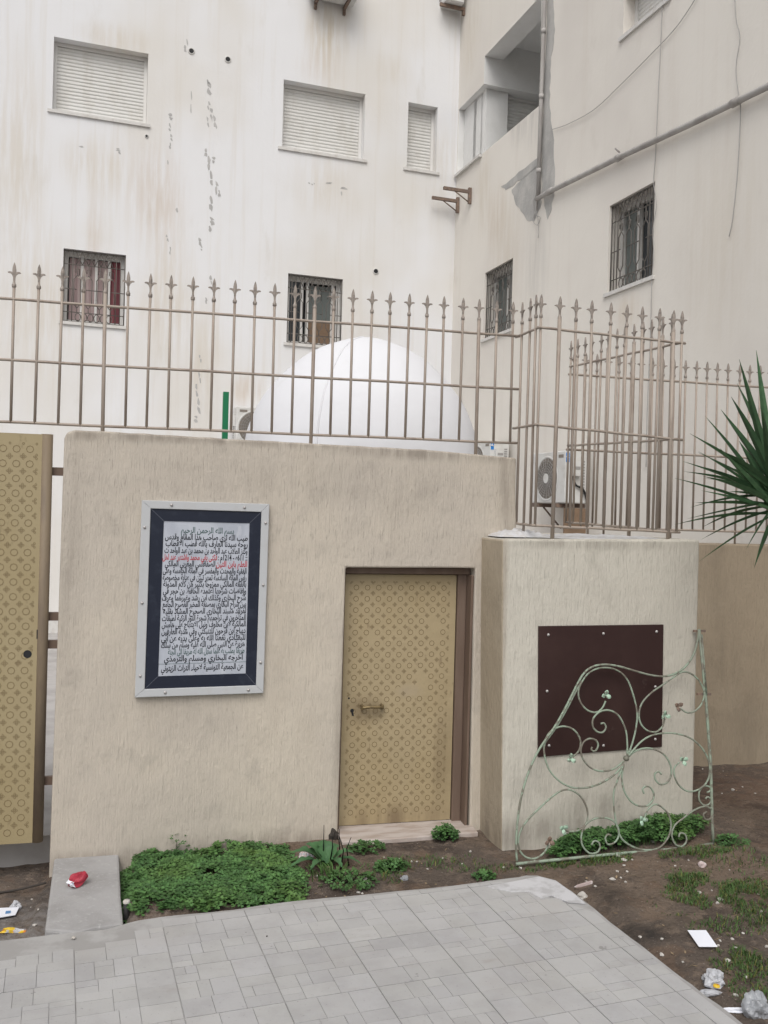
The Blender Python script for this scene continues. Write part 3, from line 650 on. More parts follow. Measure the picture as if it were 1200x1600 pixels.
# the two on the side wing: front faces -u, the service side faces the viewer
def side_frame(px, d_off=0):
    p = Bq(onSide(*px))
    return lambda u, d, z: BP(UB-d, p.y+u, p.z+z), onSide(*px)
pA = (906, 776)
def place_side(px_edge, py_bot, d):
    # nearest front corner seen at px_edge; solve for w so that BP(UB-d, w) projects there
    q = onPl(px_edge, py_bot, XB*(UB-d), XB); return q
d_ac = .34
q1 = place_side(882, 786, d_ac); qa = Bq(q1)
ac_unit(lambda u, d, z: BP(UB-d, qa.y+u, qa.z+z), .78, d_ac, .60, 'off white air conditioner seen side on through the corner cage bars', .42, True, loc=q1, board=True)
q2 = place_side(765, 752, d_ac); qb = Bq(q2)
ac_unit(lambda u, d, z: BP(UB-d, qb.y+u, qb.z+z), .78, d_ac, .55, 'off white air conditioner showing just above the right end of the beige wall', .42, True, loc=q2)
qc = Bq(onBack(362, 700))
ac_unit(lambda u, d, z: BP(qc.x+u, WB-d, qc.z+z), .78, .34, .58, 'air conditioner with round fan grille half hidden by the white dome', .27, False, loc=onBack(362, 700))
qd = Bq(onBack(480, 0))
ac_unit(lambda u, d, z: BP(qd.x+u, WB-d, qd.z+z+.0), .70, .36, .55, 'air conditioner cut off by the top edge above the middle shutter', .3, False, loc=onBack(480, 0), brace=False)
qe = Bq(onSide(731, 22)); qe.z += .16
ac_unit(lambda u, d, z: BP(UB-d, qe.y+u, qe.z+z), .70, .36, .55, 'air conditioner high in the corner above the loggia', .4, False, loc=onSide(731, 22), brace=False)
wr = MB(); wr.tube(spline([BP(UB-.37, qa.y+.0, qa.z+.36)+XB*.12-YB*.02, BP(UB-.22, qa.y-.02, qa.z+.22), BP(UB-.12, qa.y-.03, qa.z+.16), BP(UB-.06, qa.y-.03, qa.z+.02)], 6), .012, 6)
tag(wr.build('cable', M_blackcable), 'short black cable drooping from the caged air conditioner', 'cable', 'cables on the side wing')

# ------------------------------------------------------------------ domed shrine
DC = V((1.66, 7.55, 0)); zpk = onY(570, 528, 7.55).z
sc_ = (onY(742, 690, 7.55)-onY(388, 690, 7.55)).x/354
shr = thing('domed_shrine', DC, 'whitewashed shrine with a bulging dome behind the beige wall', 'shrine')
prof = [(0, 0), (14, 1.2), (31, 5), (51, 12), (68, 19), (84, 28), (97, 37), (118, 56), (132, 72), (141, 82), (153, 99), (164, 121), (174, 150), (178, 175), (179, 200)]
dm = MB(); n = 64; vs = []; cx = onY(565, 690, 7.55).x
ring = []
for r, h in [(p[0]*sc_, zpk-p[1]*sc_) for p in spline([V((a, b, 0)) for a, b in prof], 3)]:
    for j in range(n):
        a = 2*math.pi*j/n; k = 1+.006*fbm(math.cos(a)*2, math.sin(a)*2, h*2)
        vs.append(V((cx + .02*(1-min(1, r/.8)) + r*k*math.cos(a), 7.55+r*k*math.sin(a), h)))
m_ = len(vs)//n
dm.add(vs, [(i*n+j, i*n+(j+1) % n, (i+1)*n+(j+1) % n, (i+1)*n+j) for i in range(m_-1) for j in range(n)], 0, True)
dome = dm.build('dome', M_dome, shr)
rb = MB(); a = math.radians(238); pts = []
for r, h in [(p[0]*sc_, zpk-p[1]*sc_) for p in prof[1:]]: pts.append(V((cx+.02*(1-min(1, r/.8))+r*1.0*math.cos(a), 7.55+r*1.0*math.sin(a), h)))
rb.tube(spline(pts, 4), .008, 6); rb.build('seam', M_dome, dome)
bx = MB(); bx.box(cx-.985, cx+.985, 6.56, 8.54, -.1, zpk-199*sc_); bx.build('wall', M_dome, shr, bevel=.03)
gp = MB(); p0, p1 = onY(353, 613, 6.0), onY(353, 700, 6.0)
gp.box(p0.x-.018, p0.x+.018, 5.97, 6.03, -.05, p0.z); tag(gp.build('green_post', M_green), 'narrow green painted post standing behind the beige wall', 'post')

# ------------------------------------------------------------------ boundary wall with the door
bwall = thing('boundary_wall', (.75, 5.0, 0), 'beige scratched stucco wall with a plaque and a small door', 'wall')
rw = random.Random(5)
top_pts = []
tx0, tx1 = -.505, 2.022
for k in range(28):
    t = k/35; x = lerp(tx0+.05, tx1-.03, t); top_pts.append(V((x, 5, lerp(2.210, 2.180, t)+.004*fbm(x*6, 1.7)+rw.uniform(-.002, .002))))
outl = [V((-.530, 5, -.25)), V((-.529, 5, -.07)), V((-.516, 5, 1.2)), V((-.508, 5, 2.165)), V((-.495, 5, 2.195))] + top_pts + [V((tx1+.004, 5, 2.16)), V((2.028, 5, 1.95)), V((2.04, 5, 1.70)), V((2.04, 5, -.25)), V((1.800, 5, -.25)), V((1.786, 5, 1.2)), V((1.788, 5, 1.505)), V((1.6, 5, 1.506)), V((1.3, 5, 1.503)), V((1.015, 5, 1.502)), V((1.012, 5, .75)), V((1.008, 5, -.25))]
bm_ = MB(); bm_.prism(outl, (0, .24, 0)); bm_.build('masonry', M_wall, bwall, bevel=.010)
# ring and flower pattern, pressed into the sheet: it belongs to the leaf's own mesh
def pattern(mb, x0, z0, dx, dz, nc, nr, y, mi, xlim, zlim, rnd, R=.0155, wear=.03, worn=()):
    def ringq(cx, cz, r0, r1, a0=0, a1=2*math.pi, n=20):
        k = max(3, int(n*(a1-a0)/(2*math.pi))); vs = []
        for i in range(k+1):
            a = a0+(a1-a0)*i/k; sc = 1+.07*math.cos(8*a)
            vs += [(cx+r0*sc*math.cos(a), y, cz+r0*sc*math.sin(a)), (cx+r1*sc*math.cos(a), y, cz+r1*sc*math.sin(a))]
        mb.add(vs, [(2*i, 2*i+1, 2*i+3, 2*i+2) for i in range(k)], mi)
    def petal(cx, cz, a):
        L = R*.92; w = R*.32; ca, sa = math.cos(a), math.sin(a)
        P = lambda u, v: (cx+u*ca-v*sa, y, cz+u*sa+v*ca)
        o = [(0.12*L, 0), (.45*L, w), (.78*L, w*.75), (L, 0), (.78*L, -w*.75), (.45*L, -w)]; i_ = [(.26*L, 0), (.48*L, w*.60), (.74*L, w*.48), (.88*L, 0), (.74*L, -w*.48), (.48*L, -w*.60)]
        mb.add([P(*p) for p in o]+[P(*p) for p in i_], [(k, (k+1) % 6, 6+(k+1) % 6, 6+k) for k in range(6)], mi)
    for i in range(nc):
        for j in range(nr):
            cx, cz = x0+i*dx, z0-j*dz
            if (i, j) in worn: continue
            if rnd.random() < wear: a = rnd.uniform(0, 6.3); ringq(cx, cz, R-.0026, R, a, a+rnd.uniform(2.5, 4.8))
            else: ringq(cx, cz, R-.0026, R)
    for i in range(-1, nc):
        for j in range(-1, nr):
            cx, cz = x0+(i+.5)*dx, z0-(j+.5)*dz
            if (i, j) in worn or rnd.random() < wear*.5: continue
            for k in range(4):
                a = k*math.pi/2; ex, ez = cx+R*math.cos(a), cz+R*math.sin(a)
                if xlim[0] < ex < xlim[1] and zlim[0] < ez < zlim[1]: petal(cx, cz, a)
DY = 5.115
dl = MB(); dx0, dx1, dz0, dz1 = 1.034, 1.712, -.002, 1.456
dl.box(dx0, dx1, DY, DY+.035, dz0, dz1)
r_first = onY(556, 918, DY); r_last = onY(693, 917, DY); r_bot = onY(545, 1270, DY)
pattern(dl, r_first.x+.003, r_first.z, (r_last.x-r_first.x)/8, (r_first.z-r_bot.z)/20, 9, 21, DY-.0012, 1, (dx0+.028, dx1-.028), (dz0+.05, dz1-.035), random.Random(4), worn={(7, 4), (7, 3), (6, 9), (6, 8), (5, 9)})
kx = onY(550, 1113, DY)
dl.lathe((kx.x, DY-.0015, kx.z+.010), [(0, 0), (.011, 0)], 14, 2, (V((1, 0, 0)), V((0, 0, 1)), V((0, 1, 0)))); dl.add([(kx.x-.005, DY-.0016, kx.z+.008), (kx.x+.006, DY-.0016, kx.z+.008), (kx.x+.012, DY-.0016, kx.z-.022), (kx.x-.001, DY-.0016, kx.z-.020)], [(0, 1, 2, 3)], 2)
k2 = onY(545, 1091, DY); dl.lathe((k2.x, DY-.0015, k2.z), [(0, 0), (.006, 0)], 10, 2, (V((1, 0, 0)), V((0, 0, 1)), V((0, 1, 0))))
door = dl.build('door', [M_gold, M_pat, M_dark], bwall); door['label'] = 'small mustard metal door pressed with rings and four-petal flowers'
h0, h1 = onY(563, 1104, DY), onY(598, 1103, DY)
hd = MB(); hd.box(h0.x, h0.x+.016, DY-.03, DY-.001, h0.z-.014, h0.z+.014); hd.box(h1.x-.016, h1.x, DY-.03, DY-.001, h0.z-.014, h0.z+.014); hd.tube([(h0.x+.006, DY-.034, h0.z), (h0.x+.05, DY-.040, h0.z+.004), (h1.x-.05, DY-.040, h0.z+.004), (h1.x-.006, DY-.034, h0.z)], .0095, 8)
hd.build('handle', M_brass, door, bevel=.003)
fm = MB(); fm.box(1.010, 1.786, 5.075, 5.17, 1.462, 1.500); fm.box(1.716, 1.770, 5.095, 5.17, -.03, 1.462); fm.box(1.770, 1.7855, 5.012, 5.17, -.03, 1.462); fm.box(1.0125, 1.031, 5.075, 5.17, -.03, 1.462)
fm.build('door_frame', M_frame, bwall, bevel=.004)
bd = MB(); bd.box(1.02, 1.77, 5.18, 5.2, -.1, 1.5); bd.build('door_backing', M_dark, bwall)
th = MB(); p0, p1 = onZ(530, 1314, .0), onZ(742, 1299, .0)
th.prism([V((1.012, 5.2, -.006)), V((1.012, p0.y, -.006)), V((1.4, (p0.y+p1.y)/2-.006, -.006)), V((p1.x+.02, p1.y, -.006)), V((p1.x+.03, 5.02, -.006)), V((1.786, 5.02, -.006)), V((1.786, 5.2, -.006))], (0, 0, -.028)); th.build('threshold', M_marble, bwall, bevel=.005)

# plaque
PY = 5.0
pq = thing('plaque', (.23, 5, 1.3), 'marble plaque of Arabic writing with navy border in white frame', 'plaque')
Pf = lambda x, y, Y: onY(x, y, Y)
def frame_strip(mb, o, i, y0, y1, mi=0):   # o, i: 4 corners (x,z)
    for k in range(4):
        a, b, c, d = o[k], o[(k+1) % 4], i[(k+1) % 4], i[k]
        mb.hexa([V((p[0], y1, p[1])) for p in (a, b, c, d)]+[V((p[0], y0, p[1])) for p in (a, b, c, d)], mi)
xz = lambda px, Y: (onY(*px, Y).x, onY(*px, Y).z)
O = [xz(p, 4.97) for p in ((221.5, 781.5), (421, 787.5), (411.5, 1083), (210.5, 1090))]
I = [xz(p, 4.97) for p in ((235.5, 794.5), (408.5, 800), (400, 1071), (226, 1077))]
T_ = [xz(p, 4.972) for p in ((256, 814), (390, 817.5), (384, 1052.5), (247, 1057))]
f1 = MB(); frame_strip(f1, O, I, 4.968, 5.0); fr_ = f1.build('frame', M_plframe, pq, bevel=.003)
sc = MB()
for x, y in ((268, 789), (382, 793), (226, 824), (415, 817), (411, 914), (222, 942), (407, 1035), (219, 1056), (258, 1082), (388, 1078)):
    p = onY(x, y, 4.968); sc.lathe((p.x, 4.968, p.z), [(.008, .0), (.007, -.005), (0, -.007)], 12, 0, (V((1, 0, 0)), V((0, 0, 1)), V((0, 1, 0))))
sc.build('screws', M_screw, fr_)
f2 = MB(); frame_strip(f2, I, T_, 4.976, 5.0, 0)
for k in range(4):
    a, b = V((I[k][0], 4.9755, I[k][1])), V((T_[k][0], 4.9755, T_[k][1])); f2.tube([a, b], .0016, 4, 1)
f2.build('border', [M_navy, M_navyl], pq)
f3 = MB(); f3.hexa([V((p[0], 5.0, p[1])) for p in T_]+[V((p[0], 4.979, p[1])) for p in T_]); tab = f3.build('tablet', M_tab, pq)
FORMS = {'ا': 'FE8D FE8E', 'أ': 'FE83 FE84', 'إ': 'FE87 FE88', 'آ': 'FE81 FE82', 'ب': 'FE8F FE90 FE91 FE92', 'ة': 'FE93 FE94', 'ت': 'FE95 FE96 FE97 FE98', 'ث': 'FE99 FE9A FE9B FE9C', 'ج': 'FE9D FE9E FE9F FEA0', 'ح': 'FEA1 FEA2 FEA3 FEA4', 'خ': 'FEA5 FEA6 FEA7 FEA8', 'د': 'FEA9 FEAA', 'ذ': 'FEAB FEAC', 'ر': 'FEAD FEAE', 'ز': 'FEAF FEB0', 'س': 'FEB1 FEB2 FEB3 FEB4', 'ش': 'FEB5 FEB6 FEB7 FEB8', 'ص': 'FEB9 FEBA FEBB FEBC', 'ض': 'FEBD FEBE FEBF FEC0', 'ط': 'FEC1 FEC2 FEC3 FEC4', 'ظ': 'FEC5 FEC6 FEC7 FEC8', 'ع': 'FEC9 FECA FECB FECC', 'غ': 'FECD FECE FECF FED0', 'ف': 'FED1 FED2 FED3 FED4', 'ق': 'FED5 FED6 FED7 FED8', 'ك': 'FED9 FEDA FEDB FEDC', 'ل': 'FEDD FEDE FEDF FEE0', 'م': 'FEE1 FEE2 FEE3 FEE4', 'ن': 'FEE5 FEE6 FEE7 FEE8', 'ه': 'FEE9 FEEA FEEB FEEC', 'و': 'FEED FEEE', 'ى': 'FEEF FEF0', 'ي': 'FEF1 FEF2 FEF3 FEF4', 'ئ': 'FE89 FE8A FE8B FE8C', 'ؤ': 'FE85 FE86', 'ء': 'FE80'}
FORMS = {k: [chr(int(c, 16)) for c in v.split()] for k, v in FORMS.items()}
LAM = {'ا': ('\uFEFB', '\uFEFC'), 'أ': ('\uFEF7', '\uFEF8'), 'إ': ('\uFEF9', '\uFEFA'), 'آ': ('\uFEF5', '\uFEF6')}
def shape(txt):
    out = []; i = 0
    dual = lambda c: c in FORMS and len(FORMS[c]) == 4
    while i < len(txt):
        c = txt[i]
        if c not in FORMS: out.append(c); i += 1; continue
        pj = i > 0 and dual(txt[i-1])
        if c == 'ل' and i+1 < len(txt) and txt[i+1] in LAM: out.append(LAM[txt[i+1]][1 if pj else 0]); i += 2; continue
        nj = dual(c) and i+1 < len(txt) and txt[i+1] in FORMS and txt[i+1] != 'ء'
        if c == 'ء': pj = False
        f = FORMS[c]; k = (3 if pj and nj else 2 if nj else 1 if pj else 0); out.append(f[min(k, len(f)-1)]); i += 1
    s = ''.join(out)[::-1]
    import re
    return re.sub(r'[0-9]+', lambda m: m.group()[::-1], s)
def text_mesh(body):
    c = bpy.data.curves.new('t', 'FONT'); c.body = body; c.size = 1; c.resolution_u = 2; c.offset = .025
    o = bpy.data.objects.new('t', c); COL.objects.link(o)
    me = bpy.data.meshes.new_from_object(o.evaluated_get(bpy.context.evaluated_depsgraph_get()))
    vs = [v.co.copy() for v in me.vertices]; fs = [tuple(p.vertices) for p in me.polygons]
    bpy.data.objects.remove(o); bpy.data.curves.remove(c); bpy.data.meshes.remove(me); return vs, fs
LINES = [('بسم الله الرحمن الرحيم', 3, .20, .82), ('طيب الله ثرى صاحب هذا المقام وقدس', 0, .02, .985), ('روحه سيدنا العارف بالله قطب الاقطاب', 0, .03, .985), ('وكنز الطلاب عبد الواحد بن محمد بن عبد الواحد ت', 0, .02, .985),
 None, None, ('الفقيه والمحدث والمفسر في المائة الخامسة وعلى', 0, .01, .98), ('رأس المائة السادسة تمهر تبين في عناية مخصوصة', 0, .01, .98), ('بالفقه المالكي ممزوجا بكثير من كلام المدونة', 0, .02, .98), ('وإفاضات شرحها اعتمده الحافظ بن حجر في', 0, .02, .98),
 ('شرح البخاري وكذلك ابن رشد وغيرهما وعرف', 0, .01, .98), ('بين شراح البخاري بمصنفه المخبر الفصيح الجامع', 0, .02, .985), ('لفرائد مسند البخاري الصحيح المشاد بقلبه', 0, .03, .985), ('المتأخرون في تراجمهم شجرة النور الزكية لطبقات', 0, .02, .985), ('المالكية لابن مخلوف ونيل الابتهاج على هامش', 0, .02, .985),
 ('ديباج ابن فرحون للتنبكتي وفي هدية العارفين', 0, .02, .985), ('للبغدادي نفعنا الله به وعلى يديه عن أبي', 0, .02, .985), ('هريرة عن النبي صلى الله عليه وسلم من سلك', 0, .02, .98), ('طريقا يطلب به علما سهل الله له طريقا الى الجنة', 2, .10, .98), ('أخرجه البخاري ومسلم والترمذي', 0, .06, .97)]
LINES[4] = [(':: 611ه - 1214م :', 0, .64, .985), ('فكنى بابي محمد واشتهر عند اهل', 1, .0, .63)]
LINES[5] = [('العلم بابن التين', 1, .62, .985), ('الصفاقسي المغربي المالكي', 0, .03, .61)]
TL, TR, BR, BL = [V((p[0], 0, p[1])) for p in T_]
ins = MB()
def put_line(body, mi, u0, u1, v, hgt):
    vs, fs = text_mesh(shape(body))
    if not vs: return
    x0, x1 = min(p.x for p in vs), max(p.x for p in vs)
    P = []
    for p in vs:
        u = lerp(u0, u1, (p.x-x0)/(x1-x0)); vv = v - (p.y-.20)*hgt
        q_ = TL.lerp(TR, u).lerp(BL.lerp(BR, u), vv); P.append(V((q_.x, 4.9782, q_.z)))
    ins.add(P, fs, mi)
v0, v1 = .062, .895
for k, ln in enumerate(LINES):
    v = lerp(v0, v1, k/19)
    for it in (ln if isinstance(ln, list) else [ln]): put_line(*it, v+.001*math.sin(k*2.1), .052)
put_line('عن الجمعية التونسية لاحياء التراث الزيتوني', 0, .03, .97, .957, .053)
a, b = TL.lerp(BL, .922), TR.lerp(BR, .922); ins.tube([V((a.x, 4.9785, a.z)), V((b.x, 4.9785, b.z))], .0012, 4, 2)
ins.build('inscription', [M_ink, M_red, M_faded, M_faded], tab)

# ------------------------------------------------------------------ meter enclosure (pillar) with brown panel
pil = thing('meter_enclosure', (2.4, 4.67, 0), 'pale stucco block carrying the iron cage and a maroon panel', 'enclosure')
pb = MB(); YP = 4.67; YR = 5.9
fr4 = [V((1.876, YP, -.3)), V((3.056, YP, -.3)), V((3.047, YP, 1.709)), V((1.824, YP, 1.690))]
bk4 = [V((1.850, YR, -.3)), V((3.02, YR, -.3)), V((3.00, YR, 1.70)), V((1.815, YR, 1.690))]
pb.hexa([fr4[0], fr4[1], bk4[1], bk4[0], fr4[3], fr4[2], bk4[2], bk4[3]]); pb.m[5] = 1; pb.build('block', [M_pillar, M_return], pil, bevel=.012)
pp = MB(); c4 = [onY(x, y, YP-.012) for x, y in ((842, 978.5), (1037, 976), (1034.5, 1167), (841, 1183))]
pp.prism([V((p.x, YP-.012, p.z)) for p in c4], (0, .014, 0)); pan = pp.build('panel', M_panel, pil, bevel=.002)
sc = MB()
for x, y in ((857, 992), (943, 990), (1026, 987), (855, 1080), (1024, 1073), (858, 1165), (943, 1165), (1024, 1155)):
    p = onY(x, y, YP-.013); sc.lathe((p.x, YP-.0125, p.z), [(.0085, 0), (.007, -.004), (0, -.006)], 10, 0, (V((1, 0, 0)), V((0, 0, 1)), V((0, 1, 0))))
sc.build('screws', M_screw, pan)
# debris lying on top of the block
for k, (x, y, w, h, d, lab) in enumerate(((2.02, 4.93, .16, .06, .12, 'crumbled white plaster heaped where the cage meets the wall'), (2.55, 4.95, .42, .030, .20, 'flat white sheet lying under the cage on the pale block'))):
    m = MB(); n = 22
    for j in range(n+1):
        for i in range(n+1):
            a, b = i/n*2-1, j/n*2-1; e = max(0, 1-max(abs(a), abs(b))**3)
            m.v.append(V((x+a*w+.01*fbm(a*5, b*5, k), y+b*d+.01*fbm(a*5+9, b*5, k), 1.698+e*(h*(.45+.55*abs(fbm(a*3+k, b*3)))))))
    for j in range(n):
        for i in range(n): m.f.append([j*(n+1)+i, j*(n+1)+i+1, (j+1)*(n+1)+i+1, (j+1)*(n+1)+i]); m.m.append(0); m.sm.append(True); m.t.append(None)
    tag(m.build('plaster_debris', M_rubble, loc=(x, y, 1.698)), lab, 'debris')

# rear wall to the right
rr = MB(); zt = onY(1120, 850, YR).z
rr.box(3.01, 9.0, YR, YR+.22, -.3, zt); tag(rr.build('garden_wall', M_rear, bevel=.01), 'dingy brown stucco wall running behind the spiky plant', 'wall')

# ------------------------------------------------------------------ iron railings
spike_me = None
def fin_mesh():
    m = MB()
    h = [(.0085, 0), (.0052, .016), (.006, .038), (.011, .052), (.021, .060), (.031, .0615), (.0325, .065), (.026, .0685), (.016, .0685), (.0095, .066), (.0098, .080), (.0075, .096), (.004, .108), (0, .118)]
    out = [V((x, -.004, z)) for x, z in h] + [V((-x, -.004, z)) for x, z in h[-2::-1]]
    m.prism(out, (0, .008, 0))
    m.lathe((0, 0, 0), [(.0095, -.014), (.0115, -.010), (.0115, .002), (.008, .006), (.005, .02), (.006, .045), (.0075, .07), (.0065, .09), (.001, .114)], 8)
    return m
fo = fin_mesh().build('spike', M_spike, loc=(0, 0, 0)); spike_mesh = fo.data; bpy.data.objects.remove(fo)
bar_cache = {}
def bar_mesh(h, r):
    k = (round(h, 3), r)
    if k not in bar_cache:
        m = MB(); m.tube([(0, 0, 0), (0, 0, h)], r, 8); o = m.build('bar', M_fence, loc=(0, 0, 0)); bar_cache[k] = o.data; bpy.data.objects.remove(o)
    return bar_cache[k]
def add_bar(root, x, y, z0, z1, rz=0, r=.0078, spike=True):
    o = bpy.data.objects.new('bar', bar_mesh(z1-z0, r)); COL.objects.link(o); o.parent = root; o.location = V((x, y, z0))-root.location; o.rotation_euler.z = rz
    o.rotation_euler.x = random.uniform(-.004, .004); o.rotation_euler.y = random.uniform(-.006, .006)
    if spike:
        s = bpy.data.objects.new('spike', spike_mesh); COL.objects.link(s); s.parent = o; s.location = (0, 0, z1-z0)
    return o
def add_rail(root, a, b, r=.0078):
    m = MB(); a, b = V(a), V(b); n = 10
    m.tube([a.lerp(b, i/n)+V((0, 0, .0015*math.sin(i*1.9))) for i in range(n+1)], r, 6); m.build('rail', M_fence, root)
# long railing on the wall
FY = 5.10
rail1 = thing('iron_railing', (.6, FY, 2.2), 'long taupe spiked railing standing on top of the beige wall', 'railing', 'spiked iron railings')
pxs = [21, 58.5, 95, 129.5, 165, 200, 233, 266, 300, 333, 365, 397, 428.5, 459.5, 490, 520, 550, 579.5, 608, 637, 665, 692.5, 721, 748, 775, 801]
zs_ = lambda x, t0, t1: lerp(t0, t1, (x+.79)/2.84)
xsb = [onY(p, 466+p*.073+22, FY).x for p in pxs]; xsb = [xsb[0]-.224, xsb[0]-.112]+xsb
for k, x in enumerate(xsb):
    post = k in (6, 16, 25)
    add_bar(rail1, x, FY, (2.05 if post else zs_(x, 2.242, 2.256)), zs_(x, 3.085, 3.105)-.118, r=.0105 if post else .0078)
for z0, z1 in ((2.890, 2.900), (2.569, 2.581), (2.242, 2.256)): add_rail(rail1, (-1.06, FY, z0), (2.075, FY, z1))
# cage on the block
CX0, CX1, CY0 = 2.04, 2.945, 4.75
cage = thing('iron_cage', (2.5, 5.2, 1.7), 'taupe spiked cage of bars on top of the pale block', 'railing', 'spiked iron railings')
def cz(x, y, which):
    base = {'u': (2.886, 2.860), 'm': (2.338, 2.292), 'l': (1.768, 1.748)}[which]
    return lerp(*base, (x-CX0)/(CX1-CX0)) + (y-CY0)*.018
fx = [onY(p, 512+(p-843)*.108, CY0).x for p in (844.5, 872, 899, 925, 951.5, 977.5, 1003, 1028, 1052.5, 1065.5)]
for k, x in enumerate(fx):
    add_bar(cage, x, CY0, (1.66 if k in (1, 8) else cz(x, CY0, 'l')), cz(x, CY0, 'u')+.07, r=.0115 if k in (1, 8) else .0078)
for y in (4.80, 4.90, 5.01): add_bar(cage, CX0, y, cz(CX0, y, 'l') if y != 4.90 else 1.66, cz(CX0, y, 'u')+.075, rz=math.pi/2)
nb = 13; CXR = 2.81
for k in range(1, nb+1):
    t = k/nb; x, y = lerp(CX1, CXR, t), lerp(CY0, 5.97, t)
    add_bar(cage, x, y, cz(x, y, 'l') if k % 5 else 1.66, cz(x, y, 'u')+.07, rz=math.pi/2, r=.0115 if k in (2, 5, 8) else .0078)
for w in 'uml':
    add_rail(cage, (CX0-.012, CY0, cz(CX0, CY0, w)), (CX1+.02, CY0, cz(CX1, CY0, w)))
    add_rail(cage, (CX0, CY0-.012, cz(CX0, CY0, w)), (CX0, 5.10, cz(CX0, 5.10, w)))
    add_rail(cage, (CX1, CY0, cz(CX1, CY0, w)+.004), (CXR, 5.98, cz(CXR, 5.98, w)+.004))
rail2 = thing('iron_railing', (3.6, YR+.07, 1.6), 'spiked taupe railing on the dingy rear wall behind the spiky plant', 'railing', 'spiked iron railings')
RY = YR+.08
ru, rm_, rl_ = [(onY(1060, a, RY).z+onY(1180, b, RY).z)/2 for a, b in ((596.5, 604), (708, 718), (826, 833))]
x = 2.84; k = 0
while x < 5.05:
    add_bar(rail2, x, RY, rl_ if k % 6 != 3 else zt-.05, ru+.045); x += .0905*1.0; k += 1
for z in (ru, rm_, rl_): add_rail(rail2, (2.80, RY, z), (5.1, RY, z), .0085)

# ------------------------------------------------------------------ gate at the left
gt = thing('metal_gate', (-.58, 5.04, 0), 'tall mustard metal gate with pressed ring pattern at left', 'gate')
GY = 5.03
lf = MB(); gx1 = onY(66, 700, GY).x; gz0, gz1 = .035, 2.182
lf.box(-2.2, gx1, GY, GY+.04, gz0, gz1)
a0 = onY(47, 702, GY); b0 = onY(26, 701, GY); c0 = onY(41.5, 1202, GY)
dzg = .0772; dxg = (a0.x-b0.x)
ncol = 10
pattern(lf, a0.x-(ncol-1)*dxg, a0.z, dxg, dzg, ncol, 27, GY-.0012, 1, (-2.15, a0.x+.045), (gz0+.07, gz1-.06), random.Random(9), R=.0185, wear=.01)
kp = onY(43, 1022, GY); lf.lathe((kp.x, GY-.0016, kp.z), [(0, 0), (.021, 0)], 16, 2, (V((1, 0, 0)), V((0, 0, 1)), V((0, 1, 0))))
kp = onY(59, 991, GY); lf.box(kp.x-.006, kp.x+.006, GY-.0016, GY+.01, kp.z-.024, kp.z+.024, 2)
leaf = lf.build('leaf', [M_gatep, M_pat, M_dark], gt, bevel=0)
eb = MB(); eb.tube([(gx1+.021, GY+.02, gz0), (gx1+.021, GY+.02, gz1+.002)], .030, 12); eb.build('edge_tube', M_gatebar, gt)
for y in (736, 965, 1009, 1224):
    z = onY(80, y, GY).z; m = MB(); m.box(gx1+.03, -.50, GY+.045, GY+.07, z-.022, z+.022); m.build('strap', M_frame, gt)

